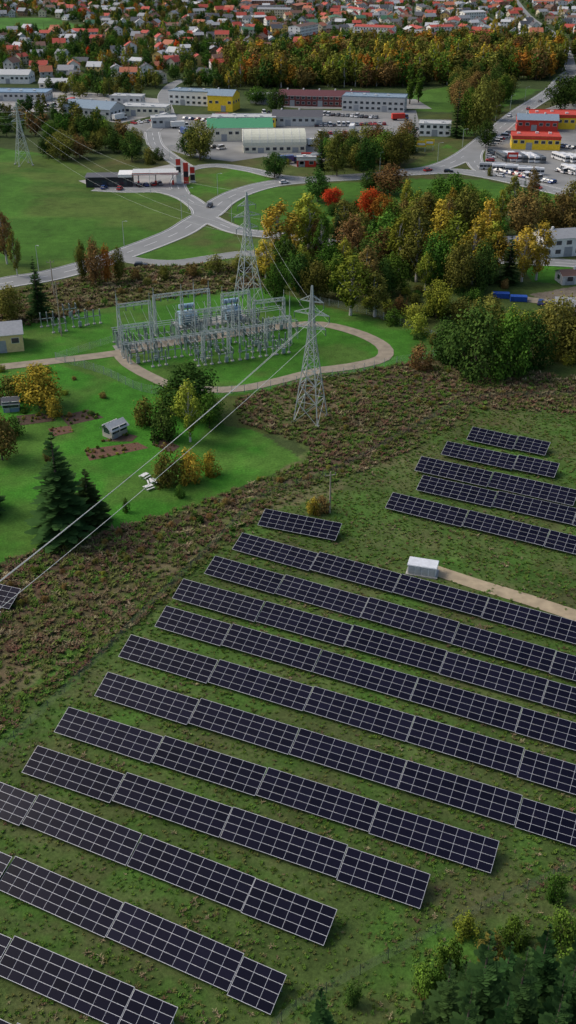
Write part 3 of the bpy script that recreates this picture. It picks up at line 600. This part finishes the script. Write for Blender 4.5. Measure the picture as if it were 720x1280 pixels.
# ---------------------------------------------------------------- pylons and lines
def pylon(loc, h, W, rot, arms=((.70, 3.4), (.80, 4.2), (.89, 2.8))):
    mb = MB(); wf = lambda z: W*(1-z/(.62*h))+W*.25*(z/(.62*h)) if z < .62*h else W*.25*(1-(z-.62*h)/(.38*h))+.2*((z-.62*h)/(.38*h))
    lv = [0]; z = 0
    while z < h*.97: z += max(wf(z)*.85, 1.3); lv.append(min(z, h))
    if lv[-1] < h: lv.append(h)
    K = [(-1, -1), (1, -1), (1, 1), (-1, 1)]
    pt = lambda i, z: Vector((K[i % 4][0]*wf(z)/2, K[i % 4][1]*wf(z)/2, z))
    for a, b_ in zip(lv, lv[1:]):
        for i in range(4):
            mb.beam(pt(i, a), pt(i, b_), .22, 0); mb.beam(pt(i, a), pt(i+1, b_), .10, 0); mb.beam(pt(i+1, a), pt(i, b_), .10, 0); mb.beam(pt(i, b_), pt(i+1, b_), .09, 0)
    for i in range(4): p = pt(i, 0); mb.box((p.x, p.y, -.3), (.9, .9, .6), 0, 1)
    tips = []
    for f, L in arms:
        z = f*h; w = wf(z)/2
        for s in (-1, 1):
            tip = Vector((s*L, 0, z)); tips.append(tip-Vector((0, 0, 1.4)))
            for y in (-w, w):
                mb.beam((s*w, y, z), tip, .13, 0); mb.beam((s*w, y, z+1.3), tip, .11, 0)
                for k in (.35, .7): mb.beam(Vector((s*w, y, z)).lerp(tip, k), Vector((s*w, y, z+1.3)).lerp(tip, k-.15), .07, 0)
            mb.beam(tip, tip-Vector((0, 0, 1.4)), .16, 2, 6)
    mb.obj('transmission_tower', [STEEL, CONC, mat('insulator', (.12, .15, .15), .3)], loc, rot)
    ca_, sa_ = math.cos(rot), math.sin(rot)
    return [Vector((loc[0]+t.x*ca_-t.y*sa_, loc[1]+t.x*sa_+t.y*ca_, t.z)) for t in tips]+[Vector((loc[0], loc[1], h))]
t1 = P(388, 524); t2 = P(311, 383); t3 = P(30, 206)
A1 = pylon(t1, hgt(388, 524, 357), 6.0, math.radians(-24)); A2 = pylon(t2, hgt(311, 383, 240), 7.4, math.radians(25))
A3 = pylon(t3, hgt(30, 206, 127), 6.6, math.radians(30)); A0 = pylon(Vector((-98, 4, 0)), 30, 6, math.radians(-24)); A4 = pylon(Vector((-330, 620, 0)), 28, 6.6, math.radians(30))
def wires(A, B, sag, mb, idx=range(7), r=.07):
    for i in idx:
        a, b_ = A[i], B[i]; pr = a
        for k in range(1, 25):
            t = k/24; p = a.lerp(b_, t)-Vector((0, 0, 4*sag*t*(1-t))); mb.beam(pr, p, r, 0); pr = p
mb = MB(); wires(A1, A0, 5, mb, (0, 3, 5), .075); wires(A2, A1, 2, mb, (0, 1, 3), .03); wires(A2, A3, 7, mb, (0, 1, 3, 6), .035); wires(A3, A4, 5, mb, range(7), .04)
mb.obj('power_line', [CABLE])

# ---------------------------------------------------------------- substation
def gantry(loc, rot, w, h, bays=1):
    mb = MB()
    for i in range(bays+1):
        x = -w*bays/2+i*w
        for dx in (-.45, .45):
            for dy in (-.45, .45): mb.beam((x+dx, dy, -.1), (x+dx*.6, dy*.6, h), .16, 0)
        n = int(h/1.2)
        for k in range(n):
            za, zb = h*k/n, h*(k+1)/n; f0, f1 = 1-.4*k/n, 1-.4*(k+1)/n
            for (p, q_) in (((-.45, -.45), (.45, -.45)), ((.45, -.45), (.45, .45)), ((.45, .45), (-.45, .45)), ((-.45, .45), (-.45, -.45))):
                mb.beam((x+p[0]*f0, p[1]*f0, za), (x+q_[0]*f1, q_[1]*f1, zb), .08, 0)
        mb.beam((x, 0, h), (x, 0, h+2.2), .12, 0)
    for i in range(bays):
        x0 = -w*bays/2+i*w
        for dy in (-.35, .35):
            for dz in (-.8, 0): mb.beam((x0, dy, h+dz), (x0+w, dy, h+dz), .13, 0)
            n = int(w/1.0)
            for k in range(n): mb.beam((x0+w*k/n, dy, h-.8*(k % 2)), (x0+w*(k+1)/n, dy, h-.8*((k+1) % 2)), .07, 0)
        for k in range(3):
            x = x0+w*(k+1)/4; mb.beam((x, 0, h-.8), (x, 0, h-2.1), .24, 1, 6)
    return mb.obj('substation_gantry', [STEEL, MATS['insulator']], loc, rot)
ORG = P(262, 430); AR = math.radians(22); ca_, sa_ = math.cos(AR), math.sin(AR)
def SL(a, b_, z=0): return Vector((ORG.x+a*ca_-b_*sa_, ORG.y+a*sa_+b_*ca_, z))
for a, b_, w, h, n in ((-17, 14, 9, 9.5, 1), (-3, 15, 8, 10.5, 2), (-20, 0, 8, 8.5, 1), (0, 3, 8, 9, 2), (19, 4, 9, 9, 1), (-2, -12, 7, 8.5, 1), (17, -8, 7, 8, 1), (12, 12, 8, 9.5, 1)):
    gantry(SL(a, b_), AR, w, h, n)
def switchgear(loc, rot, kind):
    mb = MB()
    for x in (-1.8, 0, 1.8):
        mb.box((x, 0, -.05), (.8, .8, .3), 0, 2); mb.beam((x, 0, .25), (x, 0, 2.4), .26, 0)
        if kind == 0:
            for z in range(6): mb.beam((x, 0, 2.4+z*.25), (x, 0, 2.6+z*.25), .38, 1, 8, .26)
            mb.beam((x, 0, 3.9), (x, 0, 4.3), .3, 0, 6, cap=True)
        elif kind == 1:
            for y in (-.8, .8): mb.beam((x, y, 2.5), (x, y, 3.8), .32, 1, 8, .2)
            mb.beam((x, -.9, 3.87), (x, .9, 3.87), .13, 0); mb.beam((x, -1, 2.45), (x, 1, 2.45), .2, 0)
        else:
            mb.beam((x, 0, 2.4), (x, 0, 3.1), .56, 0, 8, .56, cap=True); mb.beam((x, 0, 3.1), (x, 0, 4.6), .36, 1, 8, .22); mb.beam((x, 0, 4.6), (x, 0, 4.9), .36, 0, 8, .36, cap=True)
    mb.beam((-2.2, 0, 2.4), (2.2, 0, 2.4), .2, 0)
    if kind != 0: mb.box((0, -.6, .4), (.9, .6, 1.3), 0, 0)
    return mb.obj(['insulator_stand', 'disconnector_switch', 'circuit_breaker'][kind], [GSTEEL, MATS['insulator'], CONC], loc, rot)
for i, a in enumerate((-22, -16.5, -11, -5.5, 0, 5.5, 11, 16.5, 22)):
    for j, b_ in enumerate((11, 6.8, 3.2, -1.5, -6, -10, -14)):
        if (i*7+j*3) % 9 in (5, 2, 7) or (i in (0, 8) and j > 4): continue
        switchgear(SL(a+rnd.uniform(-.5, .5), b_), AR, (i+j) % 3)
mb = MB()
for b_ in (5.2, 6.8, 8.4, -4, -5.2):
    mb.beam(SL(-25, b_, 5.2), SL(24, b_, 5.2), .16, 0, 6)
    for a in range(-24, 25, 8): mb.beam(SL(a, b_, 0), SL(a, b_, 3.9), .22, 0); mb.beam(SL(a, b_, 3.9), SL(a, b_, 5.2), .3, 1, 6, .18)
for a in range(-20, 22, 7):
    for k in (-1.8, 0, 1.8): mb.beam(SL(a+k, 14, 7.4), SL(a+k, 6.8, 5.2), .05, 0); mb.beam(SL(a+k, 3, 4.4), SL(a+k, -10, 4.6), .05, 0)
mb.obj('busbar', [STEEL, MATS['insulator']])
LG = mat('light_gravel', (.24, .235, .21), .95, var=.35, scale=1)
def pad(a0, a1, b0, b1, z=.02):
    mb = MB(); mb.face([SL(a0, b0, z), SL(a1, b0, z), SL(a1, b1, z), SL(a0, b1, z)]); mb.obj('gravel_bed', [LG])
pad(-5, 17, 13.5, 20); pad(-25, 25, 5, 8.8, .024)
def transformer(loc, rot):
    e = empty('power_transformer', loc, rot); TB = mat('transformer_paint', (.30, .44, .54), .5)
    m1 = MB(); m1.box((0, 0, 0), (7.5, 5.5, .4), 0, 0); m1.obj('plinth', [CONC], parent=e)
    m1 = MB(); m1.box((0, 0, .45), (5.0, 2.6, 3.3), 0, 0); m1.box((0, 0, 3.76), (5.2, 2.8, .18), 0, 0); m1.beam((-2.3, .2, 5.5), (2.3, .2, 5.5), 1.2, 0, 10, cap=True)
    for x in (-1.2, 1.2): m1.beam((x, .2, 3.9), (x, .2, 5.0), .24, 0)
    m1.obj('tank', [TB], parent=e); m1 = MB()
    for s in (-1, 1):
        for k in range(12): m1.box((-2.2+k*.4, s*2.0, .8), (.12, 1.1, 2.7), 0, 0)
        m1.box((0, s*1.42, 3.1), (4.6, .14, .25), 0, 0)
    m1.obj('radiators', [TB], parent=e); m1 = MB()
    for x in (-1.5, 0, 1.5): m1.beam((x, -.6, 3.9), (x*1.2, -1.0, 6.2), .45, 0, 8, .2)
    m1.obj('bushings', [MATS['insulator']], parent=e)
transformer(SL(-1, 17), AR); transformer(SL(12, 16.5), AR)
for k, (u, v) in enumerate(((60, 408), (75, 415), (100, 408), (118, 405), (88, 396))): switchgear(P(u, v), AR, k % 3)
def pole(u, vb, vt, name='utility_pole', steel=False):
    g = P(u, vb); h = hgt(u, vb, vt); mb = MB(); mb.beam((0, 0, -.2), (0, 0, h), .34, 0, 8, .2, cap=True); mb.beam((-1.1, 0, h-.7), (1.1, 0, h-.7), .16, 0)
    for x in (-1, 0, 1): mb.beam((x, 0, h-.62), (x, 0, h-.25), .14, 1, 6, cap=True)
    mb.obj(name, [STEEL if steel else mat('timber_pole', (.34, .29, .22), .9), MATS['insulator']], g, .3)
pole(412, 641, 590); pole(77, 420, 352); pole(68, 370, 325)
for u, vb, vt in ((150, 430, 368), (300, 440, 352), (362, 432, 370), (245, 425, 354), (195, 420, 366)):
    g = P(u, vb); h = hgt(u, vb, vt); mb = MB(); mb.beam((0, 0, -.1), (0, 0, h), .42, 0, 8, .16, cap=True); mb.box((0, 0, -.1), (.9, .9, .3), 0, 1); mb.beam((0, 0, h), (0, 0, h+1.2), .08, 0)
    mb.obj('lightning_mast', [STEEL, CONC], g)
def lamp(p, rot):
    mb = MB(); mb.beam((0, 0, -.1), (0, 0, 8.5), .2, 0, 6, .12); mb.beam((0, 0, 8.5), (1.6, 0, 8.9), .1, 0); mb.box((1.9, 0, 8.82), (.8, .3, .14), 0, 0); mb.obj('street_lamp', [STEEL], p, rot)
for r in ROADS[:6]:
    for k in range(4, len(r['c'])-4, 13):
        p = r['c'][k]+r['n'][k]*(r['w']/2+1.2)
        if p.y < 700 and not on_road(p.x, p.y): lamp(p, math.atan2(-r['n'][k].y, -r['n'][k].x))

# ---------------------------------------------------------------- buildings
def building(name, u, v, w, d, h, rot, wall, roofm, roof='flat', storeys=1, band=None, rh=None, door='gate', base_z=0):
    e = empty(name, P(u, v), math.radians(rot)); mb = MB(); mb.box((0, 0, 0), (w, d, h), 0, 0)
    if band is not None:
        mb.box((0, 0, h-1.1), (w+.16, d+.16, 1.0), 0, 1)
    mats = [wall, band or wall]
    if roof == 'gable':
        rh = rh or d*.18
        for x0 in (-1, 1): mb.face([(x0*w/2, -d/2, h), (x0*w/2, d/2, h), (x0*w/2, 0, h+rh)], 0)
    mb.obj('walls', mats, parent=e); mr = MB()
    if roof == 'flat':
        mr.box((0, 0, h+.002), (w+.3, d+.3, .25), 0, 0)
        for (cx, cy, sx, sy) in ((0, d/2, w+.5, .3), (0, -d/2, w+.5, .3)): mr.box((cx, cy, h+.256), (sx, sy, .35), 0, 0)
        for k in range(int(w/8)): mr.box((-w/2+4+k*8+rnd.uniform(-1, 1), rnd.uniform(-d/4, d/4), h+.256), (1.6, 1.4, .8), 0, 1)
    elif roof == 'gable':
        o = .4
        for y0 in (-1, 1):
            A_ = [(-w/2-o, y0*(d/2+o), h-.05), (w/2+o, y0*(d/2+o), h-.05), (w/2+o, 0, h+rh+.2), (-w/2-o, 0, h+rh+.2)]
            mr.face(A_, 0); mr.face([(x, y, z-.15) for x, y, z in A_], 1); mr.face([A_[0], A_[1], (A_[1][0], A_[1][1], A_[1][2]-.15), (A_[0][0], A_[0][1], A_[0][2]-.15)], 1)
        for k in range(int(w/10)): mr.beam((-w/2+5+k*10, 0, h+rh), (-w/2+5+k*10, 0, h+rh+.9), .8, 1, 8, cap=True)
    else:
        n = 14; rh = rh or d*.3; pts = [(-d/2*math.cos(math.pi*i/n), h+rh*math.sin(math.pi*i/n)) for i in range(n+1)]
        for i in range(n):
            (y0, z0), (y1, z1) = pts[i], pts[i+1]; mr.face([(-w/2-.3, y0, z0), (w/2+.3, y0, z0), (w/2+.3, y1, z1), (-w/2-.3, y1, z1)], 0)
        for x0 in (-w/2, w/2): mr.face([(x0, y, z) for y, z in pts], 1)
        for k in range(int(w/4)+1):
            x = -w/2+k*4
            for i in range(n): mr.beam((x, pts[i][0], pts[i][1]+.05), (x, pts[i+1][0], pts[i+1][1]+.05), .2, 1)
    mr.obj('roof', [roofm, TRIM], parent=e); mw = MB(); mt = MB()
    for s in range(storeys):
        z = 1.2+s*3.0 if storeys > 1 or h < 5 else h*.5
        n = max(2, int(w/3.4))
        for i in range(n):
            x = -w/2+(i+.5)*w/n
            for y0 in (-1, 1):
                if s == 0 and i % 5 == 2 and y0 == -1: continue
                mt.box((x, y0*(d/2+.02), z-.1), (2.1, .08, 1.6), 0, 0); mw.box((x, y0*(d/2+.05), z), (1.9, .08, 1.4), 0, 0)
        for i in range(max(1, int(d/4))):
            y = -d/2+(i+.5)*d/max(1, int(d/4))
            for x0 in (-1, 1): mt.box((x0*(w/2+.02), y, z-.1), (.08, 2.1, 1.6), 0, 0); mw.box((x0*(w/2+.05), y, z), (.08, 1.9, 1.4), 0, 0)
    md = MB(); n = max(2, int(w/3.4)); dh = min(3.4, h*.7) if door == 'gate' else 2.1; dw = 3 if door == 'gate' else 1.1
    for i in range(n):
        if i % 5 == 2 or n < 3 and i == 0: md.box((-w/2+(i+.5)*w/n, -(d/2+.03), 0), (min(dw, w/n*.9), .12, min(dh, 2.6 if h < 5 else dh)), 0, 0)
    mw.obj('windows', [GLASS], parent=e); mt.obj('window_frames', [TRIM], parent=e); md.obj('door', [mat('gate_paint', (.30, .32, .34), .5)], parent=e)
    return e
c = lambda n, col: mat(n, col, .7)
WG = c('cladding_grey', (.50, .51, .50)); WW = c('cladding_white', (.74, .74, .71)); WY = c('cladding_yellow', (.78, .54, .03)); WR = c('cladding_red', (.55, .045, .03)); WC = c('cladding_cream', (.70, .66, .52)); WM = c('brick_maroon', (.15, .04, .04)); WK = c('cladding_black', (.03, .03, .035))
RS = c('sheet_slate_blue', (.21, .28, .34)); RB = c('sheet_blue', (.20, .30, .40)); RG = c('sheet_green', (.07, .28, .14)); RL = c('sheet_light', (.46, .47, .46)); RD = c('sheet_dark', (.10, .10, .11)); RM = c('sheet_maroon', (.12, .04, .045)); RR = c('sheet_red', (.50, .06, .035))
for a in [('warehouse', 20, 103, 24, 14, 6, -5, WW, RL, 'gable'), ('warehouse', 26, 124, 38, 17, 5, -4, WG, RB, 'flat'), ('warehouse', 118, 146, 32, 17, 6, -22, WG, RS, 'gable'), ('warehouse', -50, 116, 40, 18, 7, 0, WG, RL, 'gable'),
 ('warehouse', 182, 143, 28, 14, 5, -10, WC, RL, 'flat'), ('office_building', 240, 130, 26, 13, 8, -16, WW, RS, 'flat', 2), ('warehouse', 280, 137, 16, 14, 9, -16, WY, RS, 'gable'), ('workshop', 305, 157, 36, 12, 5, 0, WY, RL, 'flat'),
 ('warehouse', 300, 172, 34, 18, 6.5, 4, WC, RG, 'gable'), ('arched_hall', 342, 186, 31, 20, 3.5, 4, WC, c('sheet_cream', (.60, .60, .48)), 'arch'), ('factory_building', 405, 131, 56, 14, 6, -8, WM, RM, 'gable', 2), ('factory_building', 468, 137, 38, 15, 8, -12, WG, RS, 'flat', 2),
 ('warehouse', 372, 155, 28, 14, 5, -2, WG, RD, 'gable'), ('office_building', 543, 168, 17, 12, 6, -8, WW, RL, 'flat', 2), ('car_dealership', 700, 158, 34, 18, 7, -6, WY, RR, 'flat', 1, WR), ('shop_building', 670, 162, 22, 12, 6, -8, WR, RS, 'gable'), ('bus_depot', 668, 184, 24, 14, 6, -8, WY, RR, 'flat', 1, WR),
 ('warehouse', 205, 158, 14, 10, 5, 10, WG, RL, 'flat'), ('shop_building', 383, 207, 9, 6, 4, 0, WR, RL, 'flat', 1, WW), ('warehouse', 70, 112, 20, 12, 5, 0, WC, RL, 'gable'), ('warehouse', 160, 130, 20, 10, 5, -10, WG, RL, 'flat'), ('factory_building', 330, 128, 16, 10, 5, -10, WG, RL, 'flat'),
 ('apartment_house', 695, 316, 15, 10, 6.5, 12, WW, ROOFS[3], 'gable', 2), ('garage', 716, 352, 10, 6, 3, 10, WG, ROOFS[1], 'gable'), ('cottage', 712, 392, 9, 7, 3.5, -10, WALLS[5], ROOFS[3], 'gable'), ('cottage', 640, 318, 9, 7, 5, 12, WW, ROOFS[3], 'gable'),
 ('substation_building', -8, 434, 16, 10, 5, 15, c('render_ochre', (.66, .52, .24)), ROOFS[3], 'gable'), ('shopping_centre', 790, 200, 50, 30, 8, -8, WG, RL, 'flat')]:
    building(*a)
building('garden_shed', 144, 543, 4.6, 3.2, 2.1, 50, c('shed_boards', (.42, .39, .34)), c('shed_roof', (.45, .46, .46)), 'gable', 1, None, 1.1, 'door')
building('garden_shed', 15, 512, 3.6, 3, 2.2, 10, c('shed_boards2', (.14, .22, .30)), ROOFS[2], 'gable', 1, None, .9, 'door')
for u, v in ((181, 597), (190, 604), (186, 611)):
    mb = MB(); mb.box((0, 0, .7), (1.8, .9, .06), 0, 0)
    for x in (-.8, .8):
        for y in (-.35, .35): mb.beam((x, y, 0), (x, y, .7), .07, 0)
    for y in (-.8, .8):
        mb.box((0, y, .43), (1.8, .3, .05), 0, 0)
        for x in (-.7, .7): mb.beam((x, y, 0), (x, y, .43), .06, 0)
    mb.obj('garden_table', [TRIM], P(u, v), rnd.random()*3)
e = empty('transformer_kiosk', P(528, 716), math.radians(-16)); KW = c('kiosk_panel', (.66, .67, .68))
m1 = MB(); m1.box((0, 0, -.1), (5.6, 3.0, .35), 0, 0); m1.obj('plinth', [CONC], parent=e)
m1 = MB(); m1.box((0, 0, .25), (5.0, 2.5, 1.8), 0, 0); m1.obj('body', [KW], parent=e)
m1 = MB(); m1.box((0, 0, 2.052), (5.3, 2.8, .16), 0, 0, tx=.98, ty=.96); m1.obj('roof', [c('kiosk_roof', (.60, .62, .65))], parent=e)
m1 = MB()
for x in (-1.8, -.6, .6, 1.8): m1.box((x, -1.27, .4), (1.02, .06, 1.5), 0, 0); m1.box((x, -1.31, 1.3), (.7, .04, .4), 0, 0)
m1.obj('doors', [c('kiosk_door', (.42, .44, .46))], parent=e)
BL = c('container_blue', (.02, .08, .35))
for u, v in ((626, 372), (648, 376)):
    mb = MB(); mb.box((0, 0, .1), (5, 2.2, 1.5), 0, 0)
    for k in range(16): mb.box((-2.35+k*.31, -1.12, .25), (.12, .08, 1.3), 0, 0)
    for x in (-2.4, 2.4): mb.box((x, 0, 0), (.2, 2.3, .1), 0, 0)
    mb.obj('waste_container', [BL], P(u, v), math.radians(-8))
e = empty('fuel_station', P(138, 231), math.radians(4))
m1 = MB(); m1.box((0, 0, 0), (20, 9, 4), 0, 0); m1.box((7, 0, 4.002), (6, 9.2, 1.2), 0, 1); m1.obj('walls', [WK, WW], parent=e)
m1 = MB(); m1.box((-3.2, 0, 4.004), (14.2, 9.6, .3), 0, 0); m1.obj('roof', [RD], parent=e)
m1 = MB()
for k in range(6): m1.box((-8+k*2.9, -4.53, .5), (2.3, .1, 2.4), 0, 0)
m1.obj('windows', [GLASS], parent=e)
m1 = MB(); m1.box((20.1, -1, 5), (20, 9, .9), 0, 0, 1); m1.box((20.1, -1, 5.2), (20.1, 9.1, .35), 0, 2)
for x in (12.5, 20, 27.5): m1.beam((x, -1, 0), (x, -1, 5), .5, 1)
m1.obj('canopy', [RR, WG, WW], parent=e); m1 = MB()
for x in (12.5, 20, 27.5): m1.box((x, -2.2, .16), (.9, .6, 1.8), 0, 0); m1.box((x, -1, 0), (1.4, 4.5, .15), 0, 1)
m1.obj('fuel_pumps', [WR, CONC], parent=e)
for u, v, h, m_ in ((224, 230, 11, WW), (233, 230, 9, WR), (241, 228, 7, WW)):
    mb = MB(); mb.box((0, 0, 0), (2.2, .5, h), 0, 0); mb.box((0, -.28, h-3), (2, .08, 2.6), 0, 1); mb.box((0, -.28, h-6), (2, .08, 2.4), 0, 2); mb.box((0, 0, -.05), (3, 1.2, .3), 0, 3); mb.obj('price_sign', [m_, WR, WK, CONC], P(u, v), .1)
for u, v, m_ in ((383, 205, WR), (395, 206, WW), (526, 190, WY), (640, 205, WR), (536, 188, WY)):
    mb = MB(); mb.box((0, 0, 2.5), (5, .3, 2.8), 0, 0); mb.beam((-2, 0, 0), (-2, 0, 2.5), .25, 1); mb.beam((2, 0, 0), (2, 0, 2.5), .25, 1); mb.box((0, -.18, 3.3), (3.8, .06, 1), 0, 2); mb.obj('billboard', [m_, STEEL, WW if m_ is not WW else WR], P(u, v), rnd.uniform(-.2, .2))

# ---------------------------------------------------------------- vehicles
def car_mesh(name, paint, van=False):
    mb = MB(); L, W_ = (4.4, 1.8) if not van else (5.6, 2.0); prof = [(-L/2, .35), (-L/2, .85), (-L/2+.15, 1.0), (L/2-1.5, 1.0), (L/2-.2, .82), (L/2, .6), (L/2, .35)]
    for s in (-1, 1): mb.face([(x, s*W_/2, z) for x, z in prof], 0)
    for (x0, z0), (x1, z1) in zip(prof, prof[1:]+prof[:1]): mb.face([(x0, -W_/2, z0), (x1, -W_/2, z1), (x1, W_/2, z1), (x0, W_/2, z0)], 0)
    hh = 1.5 if not van else 2.2; cab = [(-L/2+.1, 1.0), (-L/2+.55, hh), (.35 if not van else L/2-1.6, hh), (L/2-1.45 if not van else L/2-.9, 1.0)]; w2 = W_/2-.18
    for (x0, z0), (x1, z1), m in ((cab[0], cab[1], 1), (cab[1], cab[2], 0), (cab[2], cab[3], 1)):
        a0 = W_/2-.05 if z0 < 1.1 else w2; a1 = W_/2-.05 if z1 < 1.1 else w2; mb.face([(x0, -a0, z0), (x1, -a1, z1), (x1, a1, z1), (x0, a0, z0)], m)
    for s in (-1, 1):
        mb.face([(cab[0][0], s*(W_/2-.05), 1.0), (cab[1][0], s*w2, hh), (cab[2][0], s*w2, hh), (cab[3][0], s*(W_/2-.05), 1.0)], 1)
        for x in (-L/2+.85, L/2-.85): mb.beam((x, s*(W_/2-.2), .33), (x, s*(W_/2+.02), .33), .56, 2, 12, cap=True)
        mb.box((L/2-.02, s*.6, .6), (.08, .35, .16), 0, 3); mb.box((-L/2, s*.65, .7), (.06, .3, .16), 0, 4)
    return mb.mesh(name, [paint, GLASS, mat('tyre', (.02, .02, .02), .9), mat('headlamp', (.7, .7, .7), .2), mat('tail_lamp', (.4, .01, .01), .3)])
CP = [mat('car_paint_'+n, col, .3, .0, .05, spec=.5) for n, col in (('white', (.7, .7, .7)), ('silver', (.4, .41, .42)), ('black', (.02, .02, .025)), ('red', (.4, .02, .02)), ('blue', (.03, .07, .22)), ('grey', (.13, .14, .15)))]
CM = [car_mesh('car', p) for p in CP]+[car_mesh('van', CP[0], True)]
def car(p, rot, k=None, name='parked_car'):
    m = rnd.choice(CM) if k is None else CM[k]; o = bpy.data.objects.new(name if m is not CM[6] else 'van', m); scene.collection.objects.link(o); o.location = (p.x, p.y, .04 if name == 'car' else .03); o.rotation_euler = (0, 0, rot)
for (u, v), (u2, v2), n in (((395, 158), (480, 156), 16), ((400, 168), (470, 166), 12), ((420, 176), (478, 173), 9), ((405, 144), (470, 148), 12), ((225, 148), (262, 152), 6), ((252, 182), (285, 188), 5), ((614, 190), (612, 206), 5), ((622, 214), (672, 224), 14), ((640, 218), (690, 229), 12), ((130, 236), (150, 237), 3), ((165, 234), (200, 231), 5), ((690, 182), (716, 186), 6), ((698, 214), (716, 218), 5), ((615, 182), (640, 165), 8), ((500, 160), (520, 162), 4), ((160, 156), (190, 152), 5), ((60, 133), (100, 136), 7), ((330, 142), (368, 141), 7), ((676, 380), (700, 382), 3)):
    a, b_ = P(u, v), P(u2, v2); an = math.atan2(b_.y-a.y, b_.x-a.x)+math.pi/2
    for i in range(n):
        if rnd.random() < .85: car(a.lerp(b_, i/max(1, n-1)), an+rnd.uniform(-.05, .05)+rnd.choice((0, math.pi)))
def on(ri, idx, side, k=None):
    r = ROADS[ri]; j = int(idx*len(r['c'])); p = r['c'][j]+r['n'][j]*side; t = r['c'][j+1]-r['c'][j]; car(p, math.atan2(t.y, t.x)+(0 if side < 0 else math.pi), k, 'car')
for f_, s, k in ((.30, -2.4, 0), (.365, 2.4, 3), (.385, -2.4, 3), (.24, 2.4, 2), (.5, -2.4, 5), (.58, 2.4, 0), (.62, -2.4, 3), (.66, -2.4, 1), (.72, 2.4, 2), (.78, -2.4, 0), (.8, 2.4, 4), (.86, -2.4, 5), (.9, 2.4, 0)): on(0, f_, s, k)
for f_, s, k in ((.2, -2.4, 2), (.35, 2.4, 0), (.5, -2.4, 3), (.62, 2.4, 1)): on(5, f_, s, k)
car(P(176, 333), .1, 2)
def bus(p, rot, paint):
    mb = MB(); mb.box((0, 0, .35), (12, 2.5, .95), 0, 0); mb.box((0, 0, 1.302), (11.95, 2.46, 1.0), 0, 1); mb.box((0, 0, 2.304), (12, 2.5, .75), 0, 0, tx=.985, ty=.92); mb.box((-2, 0, 3.056), (3, 1.6, .25), 0, 0)
    for k in range(8): mb.box((-5.9+k*1.68, 0, 1.304), (.14, 2.52, .996), 0, 0)
    for s in (-1, 1):
        for x in (-3.6, 3.8): mb.beam((x, s*1.0, .48), (x, s*1.28, .48), .82, 2, 12, cap=True)
    mb.obj('parked_bus', [paint, GLASS, MATS['tyre']], p, rot)
for i in range(7): bus(P(628+i*7.5, 199+i*.4), math.radians(100), CP[0] if i % 3 else CP[5])
for i in range(4): bus(P(615+i*16, 212+i*2), math.radians(172), CP[0] if i % 2 else CP[1])
for i in range(4): bus(P(700+i*9, 200+i), math.radians(110), CP[0])
for i in range(3): bus(P(712+i*10, 216+i), math.radians(110), CP[0])
def lorry(p, rot, box_m, cab_m):
    mb = MB(); mb.box((-1.2, 0, 1.0), (7.6, 2.5, 2.7), 0, 0); mb.box((-.5, 0, .7), (9.4, 1.1, .28), 0, 3); mb.box((3.85, 0, .6), (1.9, 2.4, 1.1), 0, 1); mb.box((3.8, 0, 1.702), (1.8, 2.35, 1.1), 0, 2, tx=.85, ty=.92); mb.box((3.7, 0, 2.804), (1.5, 2.1, .12), 0, 1)
    for s in (-1, 1):
        for x in (-3.8, -2.6, 3.7): mb.beam((x, s*.95, .5), (x, s*1.22, .5), .84, 4, 12, cap=True)
    mb.obj('parked_lorry', [box_m, cab_m, GLASS, WK, MATS['tyre']], p, rot)
for u, v, r_ in ((280, 150, .1), (292, 151, .1), (205, 150, 1.2), (225, 160, .2), (230, 168, 2.0), (395, 182, .4), (410, 186, .5), (440, 164, 1.4), (45, 134, .1), (90, 130, 1.3), (500, 150, .2), (360, 204, .3), (150, 150, .9)):
    lorry(P(u, v), r_, rnd.choice((WW, WG, CP[4], WW, WR)), rnd.choice((WW, CP[3], CP[4])))

# ---------------------------------------------------------------- light, world, camera
EL, AZ = math.radians(45), math.radians(-75)
w = bpy.data.worlds.new('World'); scene.world = w; w.use_nodes = True; nt = w.node_tree
bg = nt.nodes['Background']; sky = nt.nodes.new('ShaderNodeTexSky'); sky.sky_type = 'NISHITA'; sky.sun_disc = False; sky.sun_elevation = EL; sky.sun_rotation = AZ; sky.air_density = 1.0; sky.dust_density = 4.0; sky.ozone_density = 1
nt.links.new(sky.outputs[0], bg.inputs['Color']); bg.inputs['Strength'].default_value = .15
sl = bpy.data.lights.new('sun', 'SUN'); sl.energy = 1.5; sl.angle = math.radians(22); sl.color = (1, .96, .89)
so = bpy.data.objects.new('sun', sl); scene.collection.objects.link(so); so.location = (0, 0, 300)
dirv = Vector((math.sin(AZ)*math.cos(EL), math.cos(AZ)*math.cos(EL), math.sin(EL))); so.rotation_euler = dirv.to_track_quat('Z', 'Y').to_euler()
cam = bpy.data.cameras.new('camera'); cam.sensor_fit = 'VERTICAL'; cam.sensor_height = 36; cam.lens = 36*F/1280; cam.clip_end = 20000; cam.clip_start = .5
co_ = bpy.data.objects.new('camera', cam); scene.collection.objects.link(co_); co_.location = (0, 0, H); co_.rotation_euler = (math.pi/2-PITCH, 0, 0)
scene.camera = co_
scene.view_settings.view_transform = 'Standard'; scene.view_settings.look = 'None'; scene.view_settings.exposure = 0
